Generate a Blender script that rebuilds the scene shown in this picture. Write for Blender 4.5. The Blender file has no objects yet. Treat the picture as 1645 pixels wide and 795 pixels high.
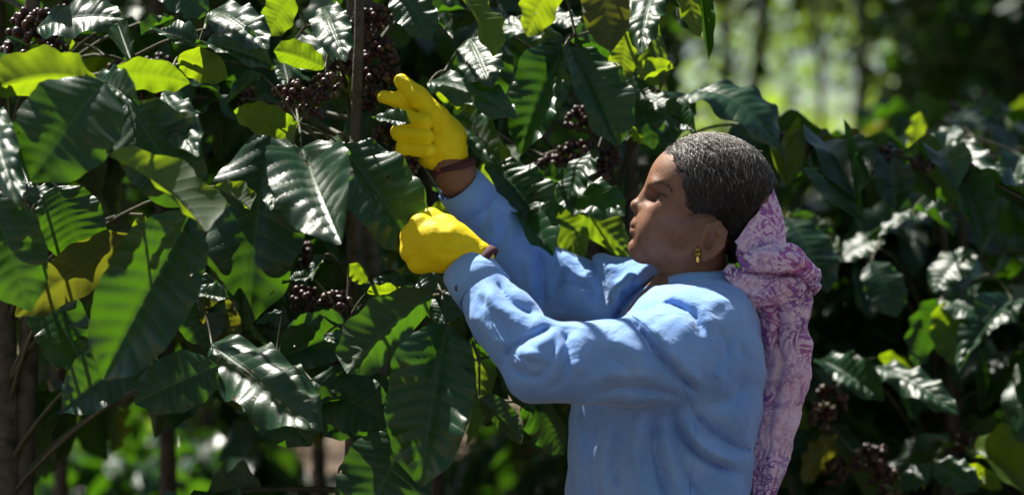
import bpy, math, random
import numpy as np
from mathutils import Vector, Matrix

# ------------------------------------------------------------------ camera
CAM_D, CAM_Z = 3.9, 1.40
scene = bpy.context.scene
col = scene.collection
cam_data = bpy.data.cameras.new('camera')
cam = bpy.data.objects.new('camera', cam_data)
col.objects.link(cam)
cam.location = (0.0, -CAM_D, CAM_Z)
cam.rotation_euler = (math.radians(90), 0, 0)
cam_data.sensor_width = 36.0
cam_data.lens = 36.0 * CAM_D / 1.645
cam_data.clip_start = 0.05
cam_data.clip_end = 3000
cam_data.dof.use_dof = True
cam_data.dof.focus_distance = CAM_D - 0.08
cam_data.dof.aperture_fstop = 2.4
scene.camera = cam

# ------------------------------------------------------------------ sky, sun, exposure
SUN = Vector((-0.33, 0.37, 0.87)).normalized()        # direction towards the sun: behind the plants, upper left
world = bpy.data.worlds.new('World')
scene.world = world
world.use_nodes = True
wn = world.node_tree
bg = wn.nodes['Background']
sky = wn.nodes.new('ShaderNodeTexSky')
sky.sky_type = 'NISHITA'
sky.sun_disc = False
sky.sun_elevation = math.asin(SUN.z)
sky.sun_rotation = math.atan2(SUN.x, SUN.y)
wn.links.new(sky.outputs[0], bg.inputs[0])
bg.inputs[1].default_value = 0.052
sun_data = bpy.data.lights.new('sun', 'SUN')
sun_data.energy = 5.0
sun_data.angle = math.radians(0.53)
sun_data.color = (1.0, 0.95, 0.86)
sun = bpy.data.objects.new('sun', sun_data)
col.objects.link(sun)
sun.rotation_euler = SUN.to_track_quat('Z', 'Y').to_euler()
sun.location = SUN * 30
scene.view_settings.view_transform = 'Standard'
scene.view_settings.look = 'None'
scene.view_settings.exposure = 1.3
scene.view_settings.gamma = 1.0
scene.cycles.use_denoising = True
scene.cycles.max_bounces = 8
scene.cycles.transparent_max_bounces = 8
scene.cycles.sample_clamp_indirect = 6.0

random.seed(7)
rng = np.random.default_rng(7)
R = math.radians


def P(px, py, y=0.0):
    """a point of the place seen at that spot of the photograph, y metres behind the woman's plane"""
    k = (CAM_D + y) / CAM_D / 1000.0
    return Vector(((px - 822.5) * k, y, CAM_Z + (397.5 - py) * k))


# ------------------------------------------------------------------ object helpers
def link(name, data, parent=None):
    o = bpy.data.objects.new(name, data)
    col.objects.link(o)
    if parent is not None:
        o.parent = parent
    return o


def tag(o, label=None, category=None, group=None, kind=None):
    if label: o['label'] = label
    if category: o['category'] = category
    if group: o['group'] = group
    if kind: o['kind'] = kind
    return o


def empty(name, loc=(0, 0, 0)):
    o = link(name, None)
    o.empty_display_size = 0.2
    o.location = loc
    return o


def mesh_np(name, verts, faces, mat=None, smooth=True, uvs=None, colors=None):
    """verts (n,3); faces: list of arrays, each (m,k); uvs per vertex"""
    me = bpy.data.meshes.new(name)
    verts = np.asarray(verts, dtype=np.float32)
    if not isinstance(faces, list):
        faces = [faces]
    loops, starts, n0 = [], [], 0
    for f in faces:
        f = np.asarray(f, dtype=np.int32)
        if len(f) == 0:
            continue
        k = f.shape[1]
        loops.append(f.ravel())
        starts.append(n0 + np.arange(len(f)) * k)
        n0 += f.size
    loops = np.concatenate(loops); starts = np.concatenate(starts)
    me.vertices.add(len(verts)); me.vertices.foreach_set('co', verts.ravel())
    me.loops.add(len(loops)); me.loops.foreach_set('vertex_index', loops)
    me.polygons.add(len(starts)); me.polygons.foreach_set('loop_start', starts.astype(np.int32))
    if uvs is not None:
        ul = me.uv_layers.new(name='UVMap')
        ul.data.foreach_set('uv', np.asarray(uvs, dtype=np.float32)[loops].ravel())
    if colors is not None:
        ca = me.color_attributes.new('Col', 'FLOAT_COLOR', 'POINT')
        ca.data.foreach_set('color', np.asarray(colors, dtype=np.float32).ravel())
    me.update(calc_edges=True)
    me.validate()
    me.polygons.foreach_set('use_smooth', np.full(len(me.polygons), smooth))
    if mat is not None:
        me.materials.append(mat)
    return me


class MB:
    """collects pieces of one mesh"""
    def __init__(self):
        self.v, self.f4, self.f3, self.uv, self.n = [], [], [], [], 0

    def add(self, v, f4=None, f3=None, uv=None):
        v = np.asarray(v, dtype=np.float32)
        self.v.append(v)
        self.uv.append(np.zeros((len(v), 2), np.float32) if uv is None else np.asarray(uv, np.float32))
        if f4 is not None and len(f4): self.f4.append(np.asarray(f4) + self.n)
        if f3 is not None and len(f3): self.f3.append(np.asarray(f3) + self.n)
        self.n += len(v)

    def tube(self, pts, radii, sides=6):
        pts = np.asarray([tuple(p) for p in pts], dtype=float)
        n = len(pts)
        radii = np.broadcast_to(np.asarray(radii, float), (n,))
        tan = np.gradient(pts, axis=0)
        tan /= np.linalg.norm(tan, axis=1)[:, None] + 1e-9
        ref = np.array([0.31, 0.2, 0.93]) if abs(tan[0][2]) < 0.8 else np.array([1.0, 0.13, 0.0])
        vs, uv = [], []
        for i in range(n):
            a = np.cross(tan[i], ref); a /= np.linalg.norm(a) + 1e-9
            b = np.cross(tan[i], a)
            ref = np.cross(a, tan[i])
            th = np.arange(sides) / sides * 2 * math.pi
            vs.append(pts[i] + radii[i] * (np.cos(th)[:, None] * a + np.sin(th)[:, None] * b))
            uv.append(np.stack([np.full(sides, i / max(1, n - 1)), np.arange(sides) / sides], 1))
        vs = np.concatenate(vs); uv = np.concatenate(uv)
        i, j = np.meshgrid(np.arange(n - 1), np.arange(sides), indexing='ij')
        j2 = (j + 1) % sides
        f = np.stack([i * sides + j, i * sides + j2, (i + 1) * sides + j2, (i + 1) * sides + j], -1).reshape(-1, 4)
        caps = [[0, k + 1, k] for k in range(1, sides - 1)]
        e = (n - 1) * sides
        caps += [[e, e + k, e + k + 1] for k in range(1, sides - 1)]
        self.add(vs, f[:, ::-1], caps, uv)

    def mesh(self, name, mat, smooth=True):
        faces = []
        if self.f4: faces.append(np.concatenate(self.f4))
        if self.f3: faces.append(np.concatenate(self.f3))
        return mesh_np(name, np.concatenate(self.v), faces, mat, smooth, np.concatenate(self.uv))

    def build(self, name, mat, parent=None, smooth=True):
        return link(name, self.mesh(name, mat, smooth), parent)


def bez(p0, p1, p2, n=8):
    t = np.linspace(0, 1, n)[:, None]
    p0, p1, p2 = (np.array(tuple(p), float) for p in (p0, p1, p2))
    return (1 - t) ** 2 * p0 + 2 * t * (1 - t) * p1 + t * t * p2


def catmull(pts, n=6):
    pts = np.asarray(pts, float)
    p = np.vstack([2 * pts[0] - pts[1], pts, 2 * pts[-1] - pts[-2]])
    out = []
    for i in range(1, len(p) - 2):
        for t in np.linspace(0, 1, n, endpoint=False):
            a, b, c, d = p[i - 1], p[i], p[i + 1], p[i + 2]
            out.append(0.5 * (2 * b + (c - a) * t + (2 * a - 5 * b + 4 * c - d) * t ** 2 + (3 * b - a - 3 * c + d) * t ** 3))
    out.append(pts[-1])
    return np.array(out)


# ------------------------------------------------------------------ signed distance modelling
def surface_nets(f, o, h):
    s = f < 0
    nx, ny, nz = f.shape
    offs = [(i, j, k) for i in (0, 1) for j in (0, 1) for k in (0, 1)]
    cnt = np.zeros((nx - 1, ny - 1, nz - 1), np.int8)
    for i, j, k in offs:
        cnt += s[i:nx - 1 + i, j:ny - 1 + j, k:nz - 1 + k]
    act = (cnt > 0) & (cnt < 8)
    ci, cj, ck = np.nonzero(act)
    idx = np.full(act.shape, -1, np.int32)
    idx[act] = np.arange(len(ci))
    pos = np.zeros((len(ci), 3)); num = np.zeros(len(ci))
    for a in offs:
        for ax in range(3):
            if a[ax]: continue
            b = list(a); b[ax] = 1
            fa = f[ci + a[0], cj + a[1], ck + a[2]]; fb = f[ci + b[0], cj + b[1], ck + b[2]]
            m = (fa < 0) != (fb < 0)
            t = np.where(m, fa / np.where(m, fa - fb, 1), 0)
            q = np.zeros((len(ci), 3)); q[:] = a
            q[:, ax] += t
            pos += q * m[:, None]; num += m
    pos = pos / num[:, None] + np.stack([ci, cj, ck], 1)
    verts = pos * h + np.asarray(o)
    faces = []
    for ax in range(3):
        sl0 = [slice(None)] * 3; sl1 = [slice(None)] * 3
        sl0[ax] = slice(0, -1); sl1[ax] = slice(1, None)
        ch = s[tuple(sl0)] != s[tuple(sl1)]
        inside0 = s[tuple(sl0)]
        o1, o2 = (ax + 1) % 3, (ax + 2) % 3
        e = np.stack(np.nonzero(ch), 1)
        ok = (e[:, o1] > 0) & (e[:, o2] > 0) & (e[:, o1] < f.shape[o1] - 1) & (e[:, o2] < f.shape[o2] - 1)
        e = e[ok]
        def cell(d1, d2):
            c = e.copy(); c[:, o1] += d1; c[:, o2] += d2
            return idx[c[:, 0], c[:, 1], c[:, 2]]
        q = np.stack([cell(-1, -1), cell(0, -1), cell(0, 0), cell(-1, 0)], 1)
        flip = ~inside0[e[:, 0], e[:, 1], e[:, 2]]
        q[flip] = q[flip][:, ::-1]
        faces.append(q)
    return verts, np.concatenate(faces)


def smooth_mesh(v, f, it=1, lam=0.5):
    for _ in range(it):
        acc = np.zeros_like(v); n = np.zeros(len(v))
        for k in range(f.shape[1]):
            a, b = f[:, k], f[:, (k + 1) % f.shape[1]]
            for d in range(3):
                acc[:, d] += np.bincount(a, v[b, d], len(v)) + np.bincount(b, v[a, d], len(v))
            n += np.bincount(a, minlength=len(v)) + np.bincount(b, minlength=len(v))
        v = v + lam * (acc / np.maximum(n, 1)[:, None] - v)
    return v


def grid(lo, hi, h):
    ax = [np.arange(lo[i], hi[i] + h, h, dtype=np.float32) for i in range(3)]
    return np.meshgrid(*ax, indexing='ij')


def smin(a, b, k):
    h = np.clip(0.5 + 0.5 * (b - a) / k, 0, 1)
    return b + (a - b) * h - k * h * (1 - h)


def smax(a, b, k):
    return -smin(-a, -b, k)


def s_cap(G, a, b, ra, rb):
    X, Y, Z = G
    a = np.array(tuple(a)); b = np.array(tuple(b)); d = b - a
    t = np.clip(((X - a[0]) * d[0] + (Y - a[1]) * d[1] + (Z - a[2]) * d[2]) / (d @ d + 1e-12), 0, 1)
    return np.sqrt((X - a[0] - t * d[0]) ** 2 + (Y - a[1] - t * d[1]) ** 2 + (Z - a[2] - t * d[2]) ** 2) - (ra + t * (rb - ra))


def s_chain(G, pts, radii, k=0.01):
    d = None
    for i in range(len(pts) - 1):
        c = s_cap(G, pts[i], pts[i + 1], radii[i], radii[i + 1])
        d = c if d is None else smin(d, c, k)
    return d


def s_ell(G, c, r, ang=0.0, yaw=0.0):
    """ellipsoid, radii along (x, y, z), turned by ang in the x-z plane and then yaw round z"""
    X, Y, Z = G
    x, y, z = X - c[0], Y - c[1], Z - c[2]
    if yaw:
        cy, sy = math.cos(yaw), math.sin(yaw)
        x, y = cy * x + sy * y, -sy * x + cy * y
    if ang:
        ca, sa = math.cos(ang), math.sin(ang)
        x, z = ca * x + sa * z, -sa * x + ca * z
    k0 = np.sqrt((x / r[0]) ** 2 + (y / r[1]) ** 2 + (z / r[2]) ** 2)
    k1 = np.sqrt((x / r[0] ** 2) ** 2 + (y / r[1] ** 2) ** 2 + (z / r[2] ** 2) ** 2)
    return k0 * (k0 - 1) / (k1 + 1e-6)


def s_line(G, pts):
    d = None
    for i in range(len(pts) - 1):
        c = s_cap(G, pts[i], pts[i + 1], 0, 0)
        d = c if d is None else np.minimum(d, c)
    return d


# ------------------------------------------------------------------ materials
def mat_new(name):
    m = bpy.data.materials.new(name)
    m.use_nodes = True
    nt = m.node_tree
    return m, nt, nt.nodes['Principled BSDF'], nt.nodes['Material Output']


def N(nt, kind, **kw):
    n = nt.nodes.new(kind)
    for k, v in kw.items():
        if k.startswith('i_'):
            n.inputs[k[2:].replace('_', ' ')].default_value = v
        else:
            setattr(n, k, v)
    return n


def ramp(nt, fac, stops):
    r = nt.nodes.new('ShaderNodeValToRGB')
    el = r.color_ramp.elements
    while len(el) < len(stops): el.new(0.5)
    for e, (p, c) in zip(el, stops):
        e.position = p; e.color = (*c, 1) if len(c) == 3 else c
    nt.links.new(fac, r.inputs[0])
    return r.outputs[0]


def mixc(nt, fac, a, b, blend='MIX'):
    m = nt.nodes.new('ShaderNodeMix'); m.data_type = 'RGBA'; m.blend_type = blend
    for sock, v in ((m.inputs[0], fac), (m.inputs[6], a), (m.inputs[7], b)):
        if hasattr(v, 'is_linked'): nt.links.new(v, sock)
        else: sock.default_value = v if not isinstance(v, tuple) else (*v, 1)
    return m.outputs[2]


def math_n(nt, op, a, b=0.0, c=0.0):
    m = nt.nodes.new('ShaderNodeMath'); m.operation = op
    for s, v in zip(m.inputs, (a, b, c)):
        if hasattr(v, 'is_linked'): nt.links.new(v, s)
        else: s.default_value = v
    return m.outputs[0]


def noise(nt, scale, detail=3, vec=None, rough=0.5, dist=0.0):
    n = nt.nodes.new('ShaderNodeTexNoise')
    n.inputs['Scale'].default_value = scale; n.inputs['Detail'].default_value = detail
    n.inputs['Roughness'].default_value = rough; n.inputs['Distortion'].default_value = dist
    if vec is None:
        vec = nt.nodes.new('ShaderNodeTexCoord').outputs['Object']
    nt.links.new(vec, n.inputs['Vector'])
    return n.outputs['Fac']


def bump(nt, height, strength, distance=0.01):
    b = nt.nodes.new('ShaderNodeBump')
    b.inputs['Strength'].default_value = strength; b.inputs['Distance'].default_value = distance
    nt.links.new(height, b.inputs['Height'])
    return b.outputs[0]


def leaf_material(name, dark, light, vein, trans, rough=0.36, tfac=0.4, under=(0.05, 0.095, 0.035)):
    m, nt, bs, out = mat_new(name)
    uv = nt.nodes.new('ShaderNodeUVMap')
    sep = nt.nodes.new('ShaderNodeSeparateXYZ'); nt.links.new(uv.outputs[0], sep.inputs[0])
    s, t = sep.outputs[0], sep.outputs[1]
    at = math_n(nt, 'ABSOLUTE', math_n(nt, 'SUBTRACT', math_n(nt, 'MULTIPLY', t, 2.0), 1.0))
    mid = math_n(nt, 'SUBTRACT', 1.0, math_n(nt, 'SMOOTH_MIN', math_n(nt, 'MULTIPLY', at, 22.0), 1.0, 0.2))
    mid = math_n(nt, 'MAXIMUM', mid, 0.0)
    ph = math_n(nt, 'MULTIPLY', math_n(nt, 'SUBTRACT', s, math_n(nt, 'MULTIPLY', at, 0.11)), 11.0)
    fr = math_n(nt, 'PINGPONG', ph, 0.5)
    lat = math_n(nt, 'MAXIMUM', math_n(nt, 'SUBTRACT', 1.0, math_n(nt, 'MULTIPLY', fr, 11.0)), 0.0)
    lat = math_n(nt, 'MULTIPLY', lat, 0.55)
    vm = math_n(nt, 'MAXIMUM', mid, lat)
    info = nt.nodes.new('ShaderNodeObjectInfo')
    ns = noise(nt, 9.0, 4)
    mixf = math_n(nt, 'ADD', math_n(nt, 'MULTIPLY', ns, 0.9), math_n(nt, 'MULTIPLY', math_n(nt, 'SUBTRACT', info.outputs['Random'], 0.5), 0.7))
    base = mixc(nt, mixf, dark, light)
    base = mixc(nt, vm, base, vein)
    # brown spots and insect holes, different on each leaf
    off = nt.nodes.new('ShaderNodeCombineXYZ'); nt.links.new(math_n(nt, 'MULTIPLY', info.outputs['Random'], 37.0), off.inputs[0])
    va = nt.nodes.new('ShaderNodeVectorMath'); va.operation = 'ADD'
    nt.links.new(uv.outputs[0], va.inputs[0]); nt.links.new(off.outputs[0], va.inputs[1])
    bite = noise(nt, 6.5, 2, va.outputs[0])
    spot = ramp(nt, bite, [(0.67, (0, 0, 0)), (0.72, (1, 1, 1))])
    hole = ramp(nt, bite, [(0.735, (0, 0, 0)), (0.74, (1, 1, 1))])
    base = mixc(nt, math_n(nt, 'MULTIPLY', spot, 0.8), base, (0.09, 0.06, 0.02))
    fl = ramp(nt, noise(nt, 38, 2), [(0.68, (0, 0, 0)), (0.74, (1, 1, 1))])
    base = mixc(nt, math_n(nt, 'MULTIPLY', fl, 0.35), base, (0.07, 0.05, 0.02))
    geo = nt.nodes.new('ShaderNodeNewGeometry')
    two = mixc(nt, geo.outputs['Backfacing'], base, mixc(nt, vm, under, (0.10, 0.15, 0.06)))
    nt.links.new(two, bs.inputs['Base Color'])
    rg = math_n(nt, 'ADD', math_n(nt, 'MULTIPLY', geo.outputs['Backfacing'], 0.25), math_n(nt, 'ADD', rough - 0.06, math_n(nt, 'MULTIPLY', noise(nt, 30, 2), 0.14)))
    nt.links.new(rg, bs.inputs['Roughness'])
    bs.inputs['Specular IOR Level'].default_value = 0.46
    fine = math_n(nt, 'ADD', math_n(nt, 'MULTIPLY', vm, -0.5), math_n(nt, 'MULTIPLY', noise(nt, 70, 3), 0.35))
    nt.links.new(bump(nt, fine, 0.35, 0.004), bs.inputs['Normal'])
    tr = nt.nodes.new('ShaderNodeBsdfTranslucent')
    tc = mixc(nt, math_n(nt, 'MULTIPLY', vm, 0.6), trans, (trans[0] * 1.25, trans[1] * 1.1, trans[2] * 2))
    tc = mixc(nt, mixf, tc, (trans[0] * 0.55, trans[1] * 0.7, trans[2]))
    nt.links.new(tc, tr.inputs['Color'])
    mx = nt.nodes.new('ShaderNodeMixShader'); mx.inputs[0].default_value = tfac
    nt.links.new(bs.outputs[0], mx.inputs[1]); nt.links.new(tr.outputs[0], mx.inputs[2])
    tp = nt.nodes.new('ShaderNodeBsdfTransparent')
    mh = nt.nodes.new('ShaderNodeMixShader'); nt.links.new(hole, mh.inputs[0])
    nt.links.new(mx.outputs[0], mh.inputs[1]); nt.links.new(tp.outputs[0], mh.inputs[2])
    nt.links.new(mh.outputs[0], out.inputs['Surface'])
    return m


M = {}
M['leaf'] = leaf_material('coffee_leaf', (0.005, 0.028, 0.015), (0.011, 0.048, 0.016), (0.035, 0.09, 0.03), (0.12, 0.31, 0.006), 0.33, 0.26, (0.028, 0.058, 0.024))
M['leaf_young_backlit'] = leaf_material('young_backlit_coffee_leaf', (0.05, 0.10, 0.02), (0.075, 0.13, 0.02), (0.12, 0.18, 0.05), (0.33, 0.45, 0.005), 0.34, 0.5)  # for young leaves and backlit ones, light coming through put into the colour
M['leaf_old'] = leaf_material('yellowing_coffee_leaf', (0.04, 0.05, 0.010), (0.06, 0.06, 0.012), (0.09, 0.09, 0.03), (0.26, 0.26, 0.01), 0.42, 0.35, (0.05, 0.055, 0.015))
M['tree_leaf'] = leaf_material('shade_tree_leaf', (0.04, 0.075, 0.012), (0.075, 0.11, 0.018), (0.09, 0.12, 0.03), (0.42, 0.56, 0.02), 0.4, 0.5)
M['far_leaf'] = leaf_material('sunlit_shrub_leaf', (0.06, 0.10, 0.012), (0.09, 0.12, 0.015), (0.1, 0.14, 0.03), (0.32, 0.48, 0.02), 0.45, 0.55)  # brighter leaf, the sun on the far shrubs put into its colour
M['litter'] = leaf_material('dry_leaf', (0.15, 0.085, 0.045), (0.24, 0.16, 0.10), (0.22, 0.16, 0.1), (0.25, 0.14, 0.05), 0.6, 0.15, (0.2, 0.14, 0.09))


def simple(name, a, b, scale=12, rough=0.8, bmp=0.4, bdist=0.01, spec=0.3, detail=5):
    m, nt, bs, out = mat_new(name)
    n = noise(nt, scale, detail, rough=0.6)
    nt.links.new(ramp(nt, n, [(0.3, a), (0.7, b)]), bs.inputs['Base Color'])
    bs.inputs['Roughness'].default_value = rough
    bs.inputs['Specular IOR Level'].default_value = spec
    if bmp: nt.links.new(bump(nt, noise(nt, scale * 3, 4), bmp, bdist), bs.inputs['Normal'])
    return m


M['bark'] = simple('coffee_bark', (0.035, 0.028, 0.02), (0.12, 0.10, 0.075), 40, 0.85, 0.6, 0.004)
M['twig'] = simple('green_twig', (0.03, 0.036, 0.014), (0.075, 0.07, 0.03), 30, 0.6, 0.3, 0.002)
M['treebark'] = simple('tree_bark', (0.05, 0.04, 0.03), (0.14, 0.12, 0.09), 14, 0.9, 0.8, 0.02)
M['ground'] = simple('soil', (0.07, 0.045, 0.032), (0.20, 0.145, 0.11), 2.2, 0.95, 0.7, 0.05, 0.2, 8)
m, nt, bs, out = mat_new('coffee_cherry')
rnd = nt.nodes.new('ShaderNodeTexVoronoi'); rnd.inputs['Scale'].default_value = 75
nt.links.new(nt.nodes.new('ShaderNodeTexCoord').outputs['Object'], rnd.inputs['Vector'])
rs = nt.nodes.new('ShaderNodeSeparateColor'); nt.links.new(rnd.outputs['Color'], rs.inputs[0])
nt.links.new(ramp(nt, rs.outputs[0], [(0.0, (0.016, 0.007, 0.008)), (0.5, (0.035, 0.009, 0.010)), (0.8, (0.07, 0.016, 0.014)), (0.93, (0.10, 0.07, 0.025)), (1.0, (0.05, 0.03, 0.018))]), bs.inputs['Base Color'])
bs.inputs['Roughness'].default_value = 0.42
bs.inputs['Specular IOR Level'].default_value = 0.4
M['cherry'] = m

# ------------------------------------------------------------------ leaves
def leaf_arrays(ns, nt_, bend, fold, corr, wave, seed, twist=0.0, nv=11):
    """a leaf of length 1 lying along x, width 1 across y, upper face +z; base at 0, tip at (1,0,0)"""
    r = random.Random(seed)
    ph1, ph2 = r.uniform(0, 6.28), r.uniform(0, 6.28)
    s = np.linspace(0, 1, ns + 1)
    t = np.linspace(-1, 1, nt_ + 1)
    S, T = np.meshgrid(s, t, indexing='ij')
    w = np.power(np.clip(4 * S * (1 - S), 0, 1), 0.58) * (1 + 0.12 * (0.5 - S))
    k = np.clip((S - 0.84) / 0.16, 0, 1); w *= 1 - 0.5 * k * k * (3 - 2 * k)
    k = np.clip((0.12 - S) / 0.12, 0, 1); w *= 1 - 0.3 * k
    w = w * 0.5 + 0.004
    w = w * (1 + (0.022 * np.sin(S * 6.283 * 3.7 + ph1 + T * 2) + 0.022 * np.abs(np.sin(math.pi * nv * (S - 0.11 * np.abs(T)) + 0.3))) * np.abs(T))
    Y = T * w
    aT = np.abs(T)
    Zz = fold * aT * w - 0.10 * aT ** 2 * w
    if corr:
        v = np.abs(np.sin(math.pi * nv * (S - 0.11 * aT)))
        Zz = Zz + corr * np.sqrt(v + 0.02) * (np.minimum(aT * 3.2, 1) * (1 - 0.35 * aT ** 3)) * np.minimum(w * 4, 1)
    Zz = Zz + wave * np.sin(S * 6.283 * (3.4 + 0.5 * np.sign(T)) + ph2 + np.sign(T) * 0.9) * aT ** 2 * np.minimum(w * 3, 1)
    Zz = Zz + twist * Y * (S - 0.4)
    # bend the midrib into an arc
    if abs(bend) > 1e-3:
        a = bend
        th = a / 2 - a * s
        cx = np.concatenate([[0], np.cumsum(np.cos((th[1:] + th[:-1]) / 2))]) / ns
        cz = np.concatenate([[0], np.cumsum(np.sin((th[1:] + th[:-1]) / 2))]) / ns
        L = cx[-1]
        X3 = cx[:, None] / L - np.sin(th)[:, None] * Zz
        Z3 = cz[:, None] / L + np.cos(th)[:, None] * Zz
    else:
        X3, Z3 = S, Zz
    V = np.stack([X3, Y, Z3], -1).reshape(-1, 3)
    i, j = np.meshgrid(np.arange(ns), np.arange(nt_), indexing='ij')
    a0 = i * (nt_ + 1) + j
    F = np.stack([a0, a0 + nt_ + 1, a0 + nt_ + 2, a0 + 1], -1).reshape(-1, 4)
    UV = np.stack([S, T * 0.5 + 0.5], -1).reshape(-1, 2)
    return V, F, UV


BENDS = (0.15, 0.6, 1.05, 1.5)
HERO, MID, LOW = {}, {}, {}
for bi, b in enumerate(BENDS):
    for vv in range(3):
        HERO[bi, vv] = leaf_arrays(66, 14, b, (0.10, 0.32, 0.55)[vv], (0.013, 0.021, 0.013)[vv], (0.035, 0.03, 0.045)[vv], 10 * bi + vv, (0.0, 0.5, -0.5)[vv])
        MID[bi, vv] = leaf_arrays(22, 6, b, (0.10, 0.32, 0.55)[vv], 0.02, (0.05, 0.03, 0.06)[vv], 10 * bi + vv, (0.0, 0.5, -0.5)[vv], 5)
        LOW[bi, vv] = leaf_arrays(5, 2, b, (0.10, 0.3, 0.5)[vv], 0, 0, 0)
TINY = leaf_arrays(3, 2, 0.6, 0.25, 0, 0, 0)
MESHES = {}


def leaf_mesh(kind, key, mat):
    if (kind, key, mat) not in MESHES:
        V, F, UV = {'hero': HERO, 'mid': MID}[kind][key]
        MESHES[kind, key, mat] = mesh_np('leaf', V, F, M[mat], True, UV)
    return MESHES[kind, key, mat]


def leaf_matrix(base, tip, hint, width):
    """hint: where the upper face looks"""
    base, tip = Vector(base), Vector(tip)
    d = tip - base
    L = d.length
    d.normalize()
    n = Vector(hint) - d * Vector(hint).dot(d)
    if n.length < 1e-3: n = Vector((0.1, -1, 0.2)) - d * Vector((0.1, -1, 0.2)).dot(d)
    n.normalize()
    b = n.cross(d)
    m = Matrix(((d.x * L, b.x * width, n.x * L, base.x), (d.y * L, b.y * width, n.y * L, base.y), (d.z * L, b.z * width, n.z * L, base.z), (0, 0, 0, 1)))
    return m


def in_frame(p, margin=40):
    y = p[1]
    if y < -3.2: return False
    k = CAM_D / (CAM_D + y) * 1000
    return -margin < p[0] * k + 822.5 < 1645 + margin and -margin < 397.5 - (p[2] - CAM_Z) * k < 795 + margin


# spots that the sun reaches in the photograph: no leaf of the canopy hangs in the way
LIT = []           # (point, radius)


def lit(px, py, y, r):
    LIT.append((np.array(P(px, py, y)), r))


SUNV = np.array(SUN)
_lit = {}


def blocks_sun(c, r, only=None):
    """does something of radius r at c stand between the sun and a sunlit spot"""
    if _lit.get('n') != len(LIT):
        _lit.update(n=len(LIT), p=np.array([q[0] for q in LIT]), r=np.array([q[1] for q in LIT]))
    d = np.asarray(c) - _lit['p'][only:] if only is not None else np.asarray(c) - _lit['p']
    a = d @ SUNV
    q = (d * d).sum(1) - a * a
    rr = _lit['r'][only:] if only is not None else _lit['r']
    return bool(((a > 0.03) & (q < (rr + r) ** 2)).any())




def bulk_filter(C, r):
    """keep mask for many leaves at once"""
    keep = np.ones(len(C), bool)
    for p, rr in LIT:
        d = C - p
        a = d @ SUNV
        q = d - a[:, None] * SUNV
        keep &= ~((a > 0.03) & ((q ** 2).sum(1) < (rr + r) ** 2))
    return keep


def leaf_cloud(name, C, length, mat, parent, seed, down=0.4, arrays=None, ratio=0.45):
    """many leaves in one mesh, one at each point of C"""
    r = np.random.default_rng(seed)
    V, F, UV = arrays if arrays is not None else TINY
    n = len(C)
    az = r.uniform(0, 2 * math.pi, n)
    el = -down + r.normal(0, 0.45, n)
    d = np.stack([np.cos(az) * np.cos(el), np.sin(az) * np.cos(el), np.sin(el)], 1)
    up = np.stack([r.normal(0, 0.45, n), r.normal(0, 0.45, n), np.ones(n)], 1)
    nn = up - (up * d).sum(1)[:, None] * d
    nn /= np.linalg.norm(nn, axis=1)[:, None] + 1e-9
    b = np.cross(nn, d)
    L = np.asarray(length) * r.uniform(0.65, 1.25, n)
    W = L * ratio
    pts = C[:, None, :] + V[None, :, 0:1] * (d * L[:, None])[:, None, :] + V[None, :, 1:2] * (b * W[:, None])[:, None, :] + V[None, :, 2:3] * (nn * L[:, None])[:, None, :]
    k = len(V)
    Fa = (F[None] + (np.arange(n) * k)[:, None, None]).reshape(-1, 4)
    me = mesh_np(name, pts.reshape(-1, 3), Fa, M[mat], True, np.tile(UV, (n, 1)))
    return link(name, me, parent)


# ------------------------------------------------------------------ coffee cherries
def cherry_mesh(seed, n, spread, length):
    r = random.Random(seed)
    mb = MB()
    for i in range(n):
        a = r.uniform(0, 6.28)
        rad = spread * math.sqrt(r.uniform(0.08, 1))
        c = np.array([rad * math.cos(a), r.uniform(-length, length), rad * math.sin(a) * 0.9])
        R0 = r.uniform(0.0052, 0.0072)
        nu, nv = 8, 5
        vs = [[0, 0, R0 * 1.12]]
        for v in range(1, nv):
            ph = math.pi * v / nv
            for u in range(nu):
                th = 6.2832 * u / nu
                vs.append([R0 * math.sin(ph) * math.cos(th), R0 * math.sin(ph) * math.sin(th), R0 * 1.12 * math.cos(ph)])
        vs.append([0, 0, -R0 * 1.12])
        f4, f3 = [], []
        for u in range(nu):
            f3.append([0, 1 + u, 1 + (u + 1) % nu])
            e = 1 + (nv - 2) * nu
            f3.append([len(vs) - 1, e + (u + 1) % nu, e + u])
            for v in range(nv - 2):
                q = 1 + v * nu
                f4.append([q + u, q + nu + u, q + nu + (u + 1) % nu, q + (u + 1) % nu])
        ex = Vector((r.gauss(0, 1), r.gauss(0, 1), r.gauss(0, 1))).normalized()
        rot = np.array(ex.to_track_quat('Z', 'Y').to_matrix())
        mb.add(np.array(vs) @ rot.T + c, f4, f3)
    return mb.mesh('cherry_cluster', M['cherry'])


CHERRY = [cherry_mesh(1, 34, 0.026, 0.022), cherry_mesh(2, 22, 0.020, 0.016), cherry_mesh(3, 48, 0.030, 0.03), cherry_mesh(4, 14, 0.016, 0.012)]


def cherries(plant_, parent, p, kind, seed, scale=1.0):
    o = link('cherry_cluster', CHERRY[kind], parent)
    q = Vector(p) - plant_.location
    rr = random.Random(seed)
    o.matrix_local = Matrix.Translation(q) @ Matrix.Rotation(rr.uniform(0, 6.28), 4, 'Z') @ Matrix.Rotation(rr.uniform(-.4, .4), 4, 'X') @ Matrix.Scale(scale, 4)
    o['kind'] = 'stuff'
    return o


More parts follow.
